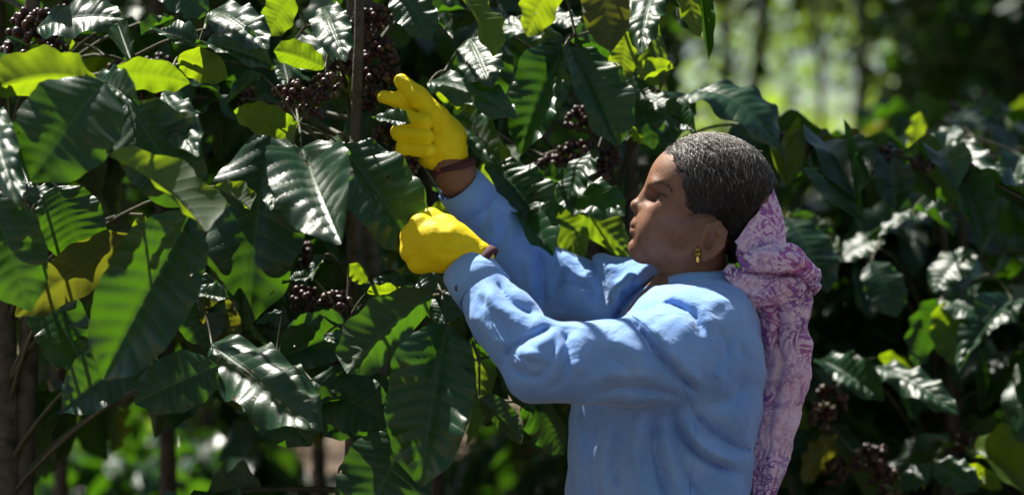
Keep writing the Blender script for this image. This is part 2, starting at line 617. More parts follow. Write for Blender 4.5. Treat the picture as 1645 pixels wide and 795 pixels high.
# ------------------------------------------------------------------ coffee plants grown by rule
def coffee_plant(x, y, label, height=2.3, seed=1, zmin=0.55, nbr=22, blen=0.9, az_lo=0.0, az_hi=2 * math.pi, leafL=0.19, lod='mid', ymin=-9, stems=1, fruit=0.35, group=None, keep_out=None, maxparts=290, young=0.12, gap=0.085, droop=1.0):
    r = random.Random(seed)
    root = empty('coffee_plant', (x, y, 0))
    tag(root, label, 'coffee plant', group)
    curves = []
    mb = MB()
    for k in range(stems):
        lean = (r.uniform(-.12, .12) * (k + .4), r.uniform(-.12, .12) * (k + .4))
        pts = []
        for i in range(9):
            t = i / 8
            pts.append((lean[0] * t * 2 + (k * 0.06) + r.uniform(-.012, .012), lean[1] * t * 2 + r.uniform(-.012, .012), height * t - 0.02))
        mb2 = MB()
        mb2.tube(catmull(pts, 3), np.linspace(0.024 - 0.004 * k, 0.007, 25), 8)
        mb2.build('stem', M['bark'], root)
        curves.append(np.array(pts))
    parts = 0
    bulk = []
    for bnum in range(nbr):
        st = curves[bnum % stems]
        t = (zmin + (height - zmin) * ((bnum + r.uniform(0, .8)) / nbr)) / height
        t = min(t, 0.98)
        f = t * 8; i0 = min(int(f), 7)
        p0 = st[i0] + (st[i0 + 1] - st[i0]) * (f - i0)
        for _try in range(7):
            az = r.uniform(az_lo, az_hi)
            e = np.array([math.cos(az), math.sin(az), 0.22]) * blen
            if not any(blocks_sun(p0 + e * q + np.array([x, y, 0]), 0.03, -N_FLECKS) for q in np.linspace(0.1, 1, 14)): break
        L = blen * r.uniform(0.65, 1.1) * (1.0 - 0.45 * max(0, t - 0.5))
        up = r.uniform(0.15, 0.5)
        pts = [p0]
        d = np.array([math.cos(az), math.sin(az), up])
        d /= np.linalg.norm(d)
        seg = 10
        for i in range(seg):
            d = d + np.array([r.uniform(-.06, .06), r.uniform(-.06, .06), -0.075 * droop * (0.6 + i / seg)])
            d /= np.linalg.norm(d)
            pts.append(pts[-1] + d * L / seg)
        pts = np.array(pts)
        if keep_out is not None:
            bad = [bool(keep_out(Vector(q) + root.location)) for q in pts]
            if any(bad[3:]):
                if not any(not q for q in bad[:4]) or bad.index(True, 1) < 4: continue
                pts = pts[:bad.index(True, 1)]
                pts = np.array([pts[0] + (pts[-1] - pts[0]) * 0 + q for q in np.array([np.interp(np.linspace(0, len(pts) - 1, seg + 1), range(len(pts)), pts[:, c]) for c in range(3)]).T - pts[0]])
                L = L * 0.6
        br = MB(); br.tube(pts, np.linspace(0.0055, 0.0018, seg + 1), 5)
        bo = br.build('branch', M['twig'], root)
        nn = int(L / gap)
        n_leaf = 0; mine = []
        for j in range(nn):
            s = 0.22 + 0.78 * (j + 0.5) / nn
            f = s * seg; i0 = min(int(f), seg - 1)
            c = pts[i0] + (pts[i0 + 1] - pts[i0]) * (f - i0)
            tan = pts[i0 + 1] - pts[i0]; tan /= np.linalg.norm(tan)
            if r.random() < fruit and s < 0.85:
                wp = Vector(c) + root.location
                if in_frame(wp, 10) and (keep_out is None or not keep_out(wp)) and not blocks_sun(wp, .025):
                    mine.append(cherries(root, bo, wp, r.choice((0, 1, 1, 3)), r.random()))
            for sd in (-1, 1):
                if r.random() < 0.12: continue
                side = np.cross(tan, (0, 0, 1)) * sd
                side /= np.linalg.norm(side) + 1e-9
                dd = side * r.uniform(0.6, 1.0) + tan * r.uniform(0.3, 0.9) + np.array([0, 0, -r.uniform(0.1, 0.95) * droop])
                dd /= np.linalg.norm(dd)
                LL = leafL * r.uniform(0.65, 1.2) * (0.75 if j == nn - 1 else 1)
                tip = c + dd * LL
                wb, wt = Vector(c) + root.location, Vector(tip) + root.location
                mid = (wb + wt) / 2
                if mid.y < ymin: continue
                if keep_out is not None and (keep_out(mid) or keep_out(wt) or keep_out(wb)): continue
                if blocks_sun(mid, LL * 0.26) or blocks_sun(wb.lerp(wt, .15), LL * 0.2) or blocks_sun(wb.lerp(wt, .88), LL * 0.2): continue
                hint = (r.gauss(0, .35), r.gauss(0, .35), 1)
                bend = r.choice((0, 1, 1, 2, 2, 3)); var = r.randrange(3)
                wid = LL * r.uniform(0.38, 0.48)
                m = leaf_matrix(c, tip, hint, wid)
                n_leaf += 1
                if in_frame(mid, 60) and parts < maxparts:
                    mt = 'leaf_young_backlit' if r.random() < young else ('leaf_old' if r.random() < 0.03 else 'leaf')
                    o = link('leaf', leaf_mesh(lod, (bend, var), mt), bo)
                    o.matrix_local = m
                    parts += 1
                else:
                    bulk.append((m, (bend, var)))
        if n_leaf < max(3, nn * 0.7):
            kids = [c for c in bo.children]
            parts -= sum(1 for c in kids if c.name.startswith('leaf'))
            for c in kids: bpy.data.objects.remove(c)
            bpy.data.objects.remove(bo)
    if bulk:
        mb = MB()
        for m, key in bulk:
            V, F, UV = LOW[key]
            A = np.array(m)
            mb.add(V @ A[:3, :3].T + A[:3, 3], F, None, UV)
        o = mb.build('foliage', M['leaf'], root)
        o['kind'] = 'stuff'
    return root


# ------------------------------------------------------------------ tall trees
def tree(x, y, label, height, crown_c, crown_r, nleaf, leafL, seed, trunk_r=0.12, name='shade_tree', mat='tree_leaf', group=None, trunk_only_to=None, lean=(0, 0), clumps=40):
    r = random.Random(seed); g = np.random.default_rng(seed)
    root = empty(name, (x, y, 0))
    tag(root, label, 'tree', group)
    cc = np.array(crown_c) - np.array([x, y, 0])
    top = cc + np.array([0, 0, crown_r[2] * (0.5 if name != 'shade_tree' else -0.3)])
    n = 9
    pts = []
    for i in range(n):
        t = i / (n - 1)
        e = t * t * (3 - 2 * t)
        if name == 'shade_tree':
            pts.append(((cc[0] - 0.95 * crown_r[0]) * e, (cc[1] + 0.6 * crown_r[1]) * e, -0.05 + (top[2] + 0.05) * t)); continue
        pts.append((cc[0] * e + r.uniform(-.05, .05) * (0 < i), cc[1] * e + r.uniform(-.05, .05) * (0 < i), -0.05 + (top[2] + 0.05) * t))
    mb = MB(); mb.tube(catmull(pts, 3), np.linspace(trunk_r, trunk_r * 0.35, 25) * (1 + 0.5 * np.exp(-np.linspace(0, 18, 25))), 10)
    trunk = mb.build('trunk', M['treebark'], root)
    # limbs to clump centres
    cl = []
    for i in range(clumps):
        v = g.normal(size=3); v /= np.linalg.norm(v)
        cl.append(cc + v * np.array(crown_r) * g.uniform(0.35, 0.95))
    cl = np.array(cl)
    pa = np.array(pts)
    for i in range(0, clumps, 2):
        z0 = r.uniform(0.45, 0.95)
        f = z0 * (n - 1); i0 = min(int(f), n - 2)
        a = pa[i0] + (pa[i0 + 1] - pa[i0]) * (f - i0)
        b = cl[i]
        if b[2] < a[2] - 0.4: a = pa[int(n * 0.5)]
        lp = bez(a, (a + b) / 2 + np.array([0, 0, 0.25 * np.linalg.norm(b - a) * 0.6]), b, 7)
        fine_ = np.concatenate([lp[:-1] + (lp[1:] - lp[:-1]) * q for q in np.linspace(0, 1, 8)])
        if not bulk_filter(fine_ + np.array([x, y, 0]), 0.03).all(): continue
        mbl = MB(); mbl.tube(lp, np.linspace(trunk_r * 0.32, trunk_r * 0.06, 7), 6)
        mbl.build('limb', M['treebark'], root)
    wts = g.uniform(0.4, 1.6, clumps); wts /= wts.sum()
    which = g.choice(clumps, nleaf, p=wts)
    rad = np.array(crown_r).mean() * 0.34
    C = cl[which] + g.normal(size=(nleaf, 3)) * rad * np.array([0.6, 0.6, 0.42])
    keep = bulk_filter(C + np.array([x, y, 0]), leafL * 1.15)
    o = leaf_cloud('crown', C[keep], leafL, mat, root, seed)
    return root

# ------------------------------------------------------------------ what the photograph shows leaf by leaf
HN = tuple((SUN + Vector((0, -1, 0))).normalized())     # a face turned like this throws the sun at the camera
TN = (-0.25, 0.75, 0.55)                                # sunlit from behind: the light comes through
CF = (0.05, -1.0, 0.25)                                 # faces the camera
CU = (0.0, -0.75, 0.65)
UP = (0.0, -0.25, 1.0)
# plant, base px py y, tip px py y, width px, face, bend, variety, material, sunlit
HERO_LEAVES = [
    # far left plant
    ('c', 168, 132, -.40, 48, 292, -.46, 165, (0.1, -1, .35), 1, 0, 'leaf', 0),
    ('c', 160, 140, -.36, -20, 150, -.34, 80, TN, 3, 1, 'leaf_young_backlit', 1),
    ('c', 178, 118, -.30, 305, 134, -.28, 62, TN, 1, 0, 'leaf_young_backlit', 1),
    ('c', 150, 128, -.30, 224, 172, -.42, 46, HN, 1, 1, 'leaf', 1),
    ('c', 205, 165, -.28, 318, 335, -.34, 130, (-.2, -1, .3), 1, 0, 'leaf', 0),
    ('c', 172, 250, -.46, 330, 372, -.5, 60, TN, 2, 2, 'leaf_young_backlit', 1),
    ('c', 305, 345, -.34, 165, 610, -.38, 150, (.15, -.95, .15), 1, 1, 'leaf', 0),
    ('c', 215, 378, -.24, 24, 508, -.24, 82, (.1, .9, .45), 1, 0, 'leaf_old', 0),
    ('c', -20, 300, -.30, 50, 500, -.34, 120, CF, 1, 0, 'leaf', 0),
    ('c', 90, 300, -.2, 140, 420, -.2, 110, CF, 1, 1, 'leaf', 0),
    ('c', 10, 120, -.2, -30, 240, -.3, 80, HN, 1, 2, 'leaf', 1),
    ('c', 350, 588, -.16, 216, 648, -.22, 98, CF, 1, 0, 'leaf', 0),
    ('c', 235, 560, -.10, 100, 660, -.14, 100, CF, 1, 1, 'leaf', 0),
    ('c', 70, 470, .0, 140, 600, -.04, 90, CF, 1, 2, 'leaf', 0),
    ('c', -10, 180, -.34, 30, 330, -.4, 60, HN, 2, 0, 'leaf', 1),
    ('c', 60, 45, -.05, 200, 30, -.1, 90, CU, 1, 0, 'leaf', 0),
    ('c', 110, 100, .05, 10, 60, .05, 90, CF, 1, 0, 'leaf', 0),
    ('c', 190, 40, .0, 215, 110, -.05, 36, HN, 0, 2, 'leaf', 1),
    ('c', 262, 148, -.20, 318, 252, -.28, 62, HN, 0, 0, 'leaf', 1),
    ('c', 318, 75, -.05, 250, 52, -.1, 48, HN, 1, 1, 'leaf', 1),
    ('c', 322, 78, -.05, 438, 108, -.12, 52, HN, 2, 1, 'leaf', 1),
    ('c', 286, 92, -.12, 366, 126, -.1, 60, TN, 1, 0, 'leaf_young_backlit', 1),
    ('c', 340, 18, -.02, 432, 80, -.10, 74, HN, 1, 0, 'leaf', 1),
    ('c', 335, 20, -.02, 240, -30, -.05, 90, CU, 1, 0, 'leaf', 0),
    # the plant being picked
    ('a', 470, -10, .12, 432, 58, .10, 62, TN, 1, 0, 'leaf_young_backlit', 1),
    ('a', 520, 12, -.02, 556, 100, -.06, 62, HN, 1, 0, 'leaf', 1),
    ('a', 522, 110, -.02, 440, 82, -.04, 46, TN, 1, 1, 'leaf_young_backlit', 1),
    ('a', 560, 60, .05, 470, 110, .02, 80, CU, 1, 0, 'leaf', 0),
    ('a', 476, 214, -.14, 376, 178, -.18, 58, TN, 1, 0, 'leaf_young_backlit', 0),
    ('a', 440, 205, .14, 400, 522, .07, 165, (-.25, -1, .15), 1, 0, 'leaf', 0),
    ('a', 484, 238, -.24, 548, 392, -.28, 134, HN, 0, 1, 'leaf', 1),
    ('a', 470, 236, -.14, 436, 338, -.26, 58, HN, 0, 0, 'leaf', 1),
    ('a', 470, 232, -.18, 480, 196, -.14, 30, TN, 0, 1, 'leaf_young_backlit', 1),
    ('a', 545, 232, -.06, 672, 412, -.14, 118, (.25, -1, .2), 1, 1, 'leaf', 0),
    ('a', 548, 228, .17, 640, 218, .15, 90, (0, -1, .3), 1, 1, 'leaf', 0),
    ('a', 625, 235, .17, 600, 330, .12, 90, CF, 1, 0, 'leaf', 0),
    ('a', 340, 552, -.06, 516, 694, -.34, 118, HN, 0, 0, 'leaf', 1),
    ('a', 400, 600, .06, 500, 716, .02, 100, CF, 1, 0, 'leaf', 0),
    ('a', 695, 470, -.14, 558, 600, -.20, 96, (-.3, .85, .2), 1, 1, 'leaf', 1),
    ('a', 716, 522, -.20, 676, 782, -.26, 142, (-.1, -1, .22), 1, 1, 'leaf', 0),
    ('a', 752, 548, .08, 748, 715, .05, 66, (.5, .75, .2), 1, 1, 'leaf_young_backlit', 1),
    ('a', 756, 545, .06, 856, 668, .03, 76, (.35, .7, .5), 2, 1, 'leaf', 1),
    ('a', 770, 640, .0, 838, 712, -.02, 44, TN, 2, 1, 'leaf', 1),
    ('a', 655, 690, -.10, 575, 870, -.14, 150, CF, 1, 0, 'leaf', 0),
    ('a', 500, 610, .02, 632, 684, -.02, 100, CF, 1, 0, 'leaf', 0),
    ('a', 570, 530, .05, 450, 575, .02, 88, CF, 1, 2, 'leaf', 0),
    ('a', 600, 640, .06, 520, 700, .02, 70, CF, 1, 0, 'leaf', 0),
    ('a', 330, 470, .0, 378, 560, -.02, 60, TN, 1, 0, 'leaf_old', 1),
    ('a', 300, 440, .05, 340, 560, .0, 90, CF, 1, 1, 'leaf', 0),
    ('a', 310, 470, .02, 370, 480, -.04, 30, HN, 0, 1, 'leaf', 1),
    ('a', 640, -20, .10, 692, 66, .04, 70, (-.2, -.65, .74), 1, 0, 'leaf', 1),
    ('a', 712, -30, .10, 792, 92, .06, 60, (.3, -.2, .7), 1, 1, 'leaf_young_backlit', 1),
    ('a', 735, 470, -.06, 702, 520, -.1, 60, CU, 1, 0, 'leaf', 0),
    ('a', 690, 430, -.02, 720, 520, -.04, 70, CF, 1, 0, 'leaf', 0),
    ('a', 520, 540, -.02, 566, 552, -.06, 30, HN, 0, 1, 'leaf', 1),
    ('a', 330, 390, .10, 300, 460, .08, 26, TN, 0, 1, 'leaf_young_backlit', 1),
    ('a', 560, 425, .10, 590, 455, .10, 30, TN, 0, 0, 'leaf_young_backlit', 1),
    ('a', 640, 440, .16, 600, 560, .14, 100, CF, 1, 0, 'leaf', 0),
    ('a', 840, 645, .10, 905, 730, .08, 70, (.2, .8, .4), 1, 0, 'leaf', 0),
    ('a', 800, 580, .08, 872, 660, .05, 60, TN, 1, 0, 'leaf', 1),
    # the plant behind her hands
    ('b', 908, 72, .22, 838, 250, .16, 98, (-.25, -.95, .2), 1, 1, 'leaf', 0),
    ('b', 912, 74, .20, 992, 236, .14, 92, (.35, -.85, .4), 1, 1, 'leaf', 0),
    ('b', 905, 66, .20, 775, 48, .10, 50, HN, 2, 0, 'leaf', 1),
    ('b', 755, 62, .16, 790, 140, .10, 72, HN, 0, 0, 'leaf', 1),
    ('b', 900, -40, .22, 846, 58, .18, 78, TN, 1, 0, 'leaf_young_backlit', 1),
    ('b', 960, -70, .16, 982, 82, .12, 78, (.1, .9, .2), 1, 0, 'leaf_old', 0),
    ('b', 1010, 48, .25, 1000, 132, .22, 56, TN, 1, 0, 'leaf_young_backlit', 1),
    ('b', 920, 60, .21, 1030, 120, .30, 40, TN, 2, 1, 'leaf', 1),
    ('b', 1045, 10, .34, 1062, 138, .30, 52, TN, 1, 1, 'leaf_young_backlit', 1),
    ('b', 1060, -30, .30, 1030, 90, .24, 60, HN, 1, 0, 'leaf', 1),
    ('b', 1100, -60, .0, 1124, 60, -.04, 44, TN, 1, 0, 'leaf_young_backlit', 1),
    ('b', 1120, -50, .0, 1138, 98, -.04, 26, CF, 1, 2, 'leaf', 0),
    ('b', 1105, 150, .45, 1246, 238, .36, 118, (.2, -.55, .8), 3, 0, 'leaf', 1),
    ('b', 1100, 150, .45, 1040, 240, .40, 90, CU, 2, 0, 'leaf', 0),
    ('b', 1180, 200, .55, 1250, 290, .5, 80, CF, 1, 0, 'leaf', 0),
    ('b', 868, 328, .26, 940, 412, .24, 72, TN, 1, 0, 'leaf_young_backlit', 1),
    ('b', 902, 314, .28, 1012, 412, .26, 66, TN, 1, 1, 'leaf_young_backlit', 1),
    ('b', 898, 306, .26, 1004, 346, .16, 84, HN, 1, 0, 'leaf', 1),
    ('b', 785, 262, .20, 884, 372, .14, 84, (.2, -.8, .55), 1, 1, 'leaf', 0),
    ('b', 790, 320, .24, 888, 412, .06, 60, (.3, -.7, .6), 1, 1, 'leaf', 0),
    ('b', 690, 132, .16, 832, 192, .12, 66, HN, 2, 0, 'leaf', 1),
    ('b', 700, 150, .20, 800, 168, .16, 60, TN, 1, 0, 'leaf_young_backlit', 1),
    ('b', 730, 188, .22, 806, 268, .15, 56, HN, 1, 1, 'leaf', 1),
    ('b', 960, 240, .22, 900, 345, .2, 66, (-.4, -.5, .75), 1, 0, 'leaf', 1),
    ('b', 820, 250, .3, 760, 330, .28, 60, TN, 1, 0, 'leaf_young_backlit', 1),
    ('b', 860, 360, .25, 892, 400, .2, 30, HN, 0, 0, 'leaf', 1),
    ('b', 1010, 110, .35, 1050, 240, .3, 70, CF, 1, 0, 'leaf', 0),
    ('b', 800, 60, .35, 740, 200, .32, 100, CF, 1, 0, 'leaf', 0),
    # plants to the right, out of focus
    ('d', 1545, 225, .9, 1580, 330, .82, 70, HN, 0, 0, 'leaf', 1),
    ('d', 1640, 250, .9, 1612, 345, .82, 58, HN, 0, 1, 'leaf', 1),
    ('d', 1545, 205, .95, 1495, 240, .9, 44, HN, 1, 0, 'leaf', 1),
    ('d', 1530, 215, .95, 1510, 285, .9, 40, HN, 1, 1, 'leaf', 1),
    ('d', 1480, 180, 1.0, 1475, 270, .95, 40, TN, 1, 0, 'leaf_young_backlit', 1),
    ('d', 1625, 480, .85, 1540, 600, .78, 60, HN, 1, 1, 'leaf', 1),
    ('d', 1510, 480, .85, 1470, 590, .82, 70, TN, 1, 0, 'leaf', 1),
    ('d', 1510, 478, .85, 1590, 520, .78, 60, (0, -.6, .7), 1, 0, 'leaf', 0),
    ('d', 1515, 485, .82, 1545, 590, .8, 66, TN, 1, 0, 'leaf_young_backlit', 1),
    ('d', 1405, 590, .8, 1540, 665, .72, 56, HN, 2, 0, 'leaf', 1),
    ('d', 1315, 580, .8, 1420, 645, .72, 56, HN, 1, 1, 'leaf', 1),
    ('d', 1410, 575, .85, 1470, 600, .8, 44, TN, 1, 0, 'leaf_young_backlit', 1),
    ('d', 1265, 350, .8, 1330, 470, .72, 90, (.2, -.75, .6), 1, 0, 'leaf', 0),
    ('d', 1270, 345, .85, 1345, 430, .8, 60, TN, 2, 1, 'leaf', 1),
    ('d', 1345, 700, .75, 1290, 775, .72, 64, TN, 1, 0, 'leaf_old', 0),
    ('d', 1500, 745, .7, 1450, 790, .66, 50, HN, 1, 0, 'leaf', 1),
    ('d', 1500, 742, .7, 1570, 790, .66, 60, HN, 1, 0, 'leaf', 1),
    ('d', 1540, 750, .7, 1610, 785, .68, 36, TN, 1, 0, 'leaf_young_backlit', 1),
    ('d', 1400, 420, .9, 1440, 510, .85, 70, CU, 1, 0, 'leaf', 0),
    ('d', 1560, 400, .9, 1500, 470, .85, 70, (-.2, -.5, .8), 1, 0, 'leaf', 1),
    ('d', 1420, 380, 1.0, 1350, 420, .9, 60, HN, 1, 0, 'leaf', 0),
]
HERO_BERRIES = [
    ('c', 50, 40, .02, 2, 1.25), ('c', 85, 85, .0, 0, 1.1), ('c', 20, 90, .05, 2, 1.1), ('c', 110, 30, .05, 0, 1.0),
    ('a', 470, 150, -.05, 2, 1.0), ('a', 520, 140, -.03, 0, 1.0), ('a', 500, 175, -.02, 1, 1.0),
    ('a', 600, 30, .16, 2, 1.1), ('a', 612, 80, .15, 2, 1.05), ('a', 545, 110, .18, 0, 1.1), ('a', 600, 130, .15, 0, 1.15), ('a', 548, 40, .2, 0, 1.0), ('a', 622, 115, .13, 1, 1.0), ('a', 590, 165, .16, 1, 1.1),
    ('a', 662, 262, .075, 3, 1.0), ('a', 625, 220, .12, 0, 1.1), ('a', 540, 490, .08, 0, 1.1), ('a', 570, 510, .10, 1, 1.1), ('a', 490, 480, .15, 0, 1.0),
    ('b', 935, 190, .40, 2, 1.05), ('b', 925, 245, .40, 2, 1.1), ('b', 955, 280, .40, 0, 1.1), ('b', 980, 250, .40, 1, 1.1), ('b', 880, 270, .40, 0, 1.1), ('b', 920, 130, .22, 0, .9),
    ('d', 1335, 640, .75, 0, 1.2), ('d', 1320, 670, .75, 0, 1.1), ('d', 1400, 735, .72, 2, 1.2), ('d', 1345, 755, .75, 0, 1.1), ('d', 1425, 770, .72, 0, 1.2),
]
# small leaves that glint here and there in the shade
gr_ = random.Random(77)
for (px, py) in ((30, 250), (12, 300), (60, 560), (88, 548), (145, 330), (345, 300), (230, 345), (520, 130), (600, 190), (545, 215), (700, 300), (690, 340), (520, 410), (500, 445), (455, 500), (385, 450), (760, 215), (810, 235), (865, 290), (870, 365),
                 (1000, 200), (1030, 150), (1062, 172), (980, 160), (690, 20), (655, 45), (745, 15), (800, 105), (860, 20), (120, 70), (215, 110), (280, 30), (420, 120), (455, 100), (620, 345), (640, 560), (590, 470), (560, 640), (310, 620), (425, 560), (760, 120), (730, 260), (1085, 110), (1040, 80)):
    an = gr_.uniform(0, 6.283); ln = gr_.uniform(48, 84)
    tip_ = (px + ln * math.cos(an), py + abs(ln * math.sin(an)) * 0.9)
    d0_ = gr_.uniform(-.12, .22) if px < 620 else gr_.uniform(.24, .4)
    backlit_ = gr_.random() < 0.3
    HERO_LEAVES.append(('c' if px < 380 else 'a' if px < 720 else 'b', px, py, d0_, tip_[0], tip_[1], d0_ - .05, ln * gr_.uniform(.42, .55), TN if backlit_ else HN, 0, gr_.randrange(3), 'leaf_young_backlit' if backlit_ else 'leaf', 1))
# a leaf that throws the sun at the camera lies square to the half-way direction
for n_, h_ in enumerate(HERO_LEAVES):
    if h_[8] is HN:
        a_ = P(h_[1], h_[2], h_[3]); yd = h_[6]
        for _ in range(4):
            b_ = P(h_[4], h_[5], yd)
            yd = h_[3] + max(-0.28, min(0.15, -(HN[0] * (b_.x - a_.x) + HN[2] * (b_.z - a_.z)) / HN[1]))
        HERO_LEAVES[n_] = h_[:6] + (yd,) + h_[7:9] + (min(1, h_[9]) if h_[9] != 2 else 1,) + h_[10:]
for h_ in HERO_LEAVES:
    if h_[12]:
        a_, b_ = P(h_[1], h_[2], h_[3]), P(h_[4], h_[5], h_[6])
        L_ = (b_ - a_).length
        for t_ in (0.25, 0.5, 0.78):
            LIT.append((np.array(a_.lerp(b_, t_)), L_ * 0.15))
# sun flecks on the woman
FLECKS = ((1120, 222, 0, .045), (1160, 216, 0, .045), (1095, 238, 0, .03), (1195, 240, 0, .03), (1120, 240, -.05, .03), (1021, 318, 0, .010), (1046, 338, -.035, .005), (1022, 426, 0.10, .026),
          (958, 522, -.25, .016), (985, 517, -.23, .030), (1012, 522, -.22, .028), (1040, 512, -.2, .022), (1062, 530, -.2, .010), (832, 478, -.26, .022), (820, 490, -.28, .018), (905, 520, -.31, .008),
          (675, 190, .08, .05), (650, 140, .08, .03), (715, 230, .1, .03), (755, 400, -.18, .014), (1200, 330, -.03, .02), (1280, 430, -.04, .015))
N_FLECKS = len(FLECKS)
for q in FLECKS:
    lit(*q)

# ------------------------------------------------------------------ the ground
gx = np.concatenate([-np.geomspace(600, 6, 14), np.linspace(-5, 5, 40), np.geomspace(6, 600, 14)])
gy = np.concatenate([-np.geomspace(300, 6, 10), np.linspace(-5, 26, 90), np.geomspace(28, 900, 14)])
GX, GY = np.meshgrid(gx, gy, indexing='ij')
GZ = 0.03 * np.sin(GX * 1.7 + np.sin(GY)) * np.sin(GY * 1.3) + 0.015 * np.sin(GX * 5.1 + GY * 3.3)
GZ *= np.clip((np.hypot(GX - 0.25, GY)) / 1.5, 0, 1)
i, j = np.meshgrid(np.arange(len(gx) - 1), np.arange(len(gy) - 1), indexing='ij')
k_ = len(gy)
gf = np.stack([i * k_ + j, (i + 1) * k_ + j, (i + 1) * k_ + j + 1, i * k_ + j + 1], -1).reshape(-1, 4)
ground = link('ground', mesh_np('ground', np.stack([GX, GY, GZ], -1).reshape(-1, 3), gf, M['ground']))
tag(ground, kind='structure')
n_ = 9000
C = np.stack([rng.uniform(-7, 7, n_), rng.uniform(-1, 18, n_), np.full(n_, 0.035)], 1)
lt = leaf_cloud('leaf_litter', C, 0.13, 'litter', None, 4, 0.0)
tag(lt, 'dry brown fallen leaves covering the soil under the coffee plants', 'leaf litter', kind='stuff')

# ------------------------------------------------------------------ shade trees
def along(px, py, y, t):
    p = P(px, py, y)
    return tuple(np.array(p) + SUNV * t)


tree(-2.6, 4.6, 'tall shade tree overhead casting its shade on the woman and her plant', 8.0, along(900, 450, 0, 7.0), (2.1, 2.1, 1.0), 6000, 0.13, 31, 0.13, clumps=70)
tree(-4.2, 3.0, 'tall shade tree overhead above the leftmost coffee plant', 8.0, along(250, 350, 0, 6.4), (1.9, 1.9, 1.0), 7600, 0.13, 32, 0.12, clumps=70)
tree(5.8, 8.2, 'tall shade tree overhead above the rows on the right', 9.5, along(1500, 300, 3, 7.0), (3.0, 3.2, 1.2), 5200, 0.15, 33, 0.14, clumps=80)
tree(-2.2, -7.6, 'tree added behind the camera on the left to block sky light', 8.5, (-2.0, -7.4, 6.2), (3.2, 2.6, 2.2), 3200, 0.30, 34, 0.15, clumps=60)  # unseen trees added behind the camera to cut the frontal sky light
tree(3.0, -7.0, 'tree added behind the camera on the right to block sky light', 8.5, (2.8, -7.0, 6.0), (3.2, 2.6, 2.2), 3200, 0.30, 35, 0.15, clumps=60)
# trees of the background, in the sunlit clearing
BG = [  # px, y, trunk radius, crown centre z, crown radii, leaves, label
    (1205, 9.0, .045, 4.6, (1.6, 1.6, 1.5), 2600, 'slim dark trunk left of the bright gap, above the woman\'s head'),
    (1362, 11.0, .05, 5.2, (1.8, 1.8, 1.6), 2800, 'slim dark trunk standing right of the bright gap in the background'),
    (1298, 14.0, .035, 4.6, (1.7, 1.7, 1.7), 3000, 'sunlit young tree with yellow-green crown in the middle of the bright gap'),
    (1150, 13.0, .03, 4.2, (1.5, 1.5, 1.4), 2600, 'sunlit tree with pale green crown at the left end of the bright gap'),
    (1600, 11.5, .10, 3.0, (.85, 1.0, 1.8), 4500, 'dense dark tree far back, right of the bright gap'),
    (1560, 9.0, .10, 2.9, (.55, .7, 1.7), 3500, 'dense dark tree at the upper right corner of the picture'),
    (1690, 7.5, .10, 2.6, (.7, .8, 1.5), 4000, 'dense dark tree cut off by the right edge of the picture'),
    (40, 7.0, .09, 2.5, (1.5, 1.2, 1.6), 5200, 'dense dark tree behind the coffee plants at the upper left corner'),
    (330, 8.0, .09, 2.7, (1.6, 1.2, 1.7), 5200, 'dense dark tree behind the coffee plants, left of the bare shoot'),
    (640, 7.6, .09, 2.6, (1.5, 1.2, 1.6), 5200, 'dense dark tree behind the raised yellow glove'),
    (790, 8.6, .09, 2.7, (.9, .9, 1.6), 4500, 'dense dark tree behind the coffee plant left of the woman\'s face'),
]
for k, (px, y, tr_, cz, cr, nl, lab) in enumerate(BG):
    x = P(px, 0, y).x
    tree(x, y, lab, 6, (x + 0.1, y, cz), cr, nl, 0.17, 50 + k, tr_, 'background_tree', mat='leaf' if 'dark tree' in lab else 'tree_leaf', clumps=46)  # dark trees: deep shade put into a darker leaf colour
# sunlit shrubs far behind, closing the view
def shrub(px, y, zc, rr3, n, label, seed, mat='tree_leaf', group='far shrubs in the sun', L=0.16):
    g = np.random.default_rng(seed)
    x = P(px, 0, y).x
    root = empty('shrub', (x, y, 0)); tag(root, label, 'shrub', group)
    for k in range(4):
        mb = MB(); t = np.array([g.normal(0, rr3[0] * .4), g.normal(0, rr3[1] * .4), zc])
        mb.tube(bez((0.05 * k, 0, -0.03), (t[0] * .3, t[1] * .3, zc * .6), t, 7), np.linspace(.025, .008, 7), 6)
        mb.build('stem', M['treebark'], root)
    cl = g.normal(size=(16, 3)) * np.array(rr3) * 0.5 + np.array([0, 0, zc])
    C = cl[g.integers(0, 16, n)] + g.normal(size=(n, 3)) * np.array(rr3) * 0.22
    C = C[C[:, 2] > 0.06]
    leaf_cloud('crown', C, L, mat, root, seed)
    return root


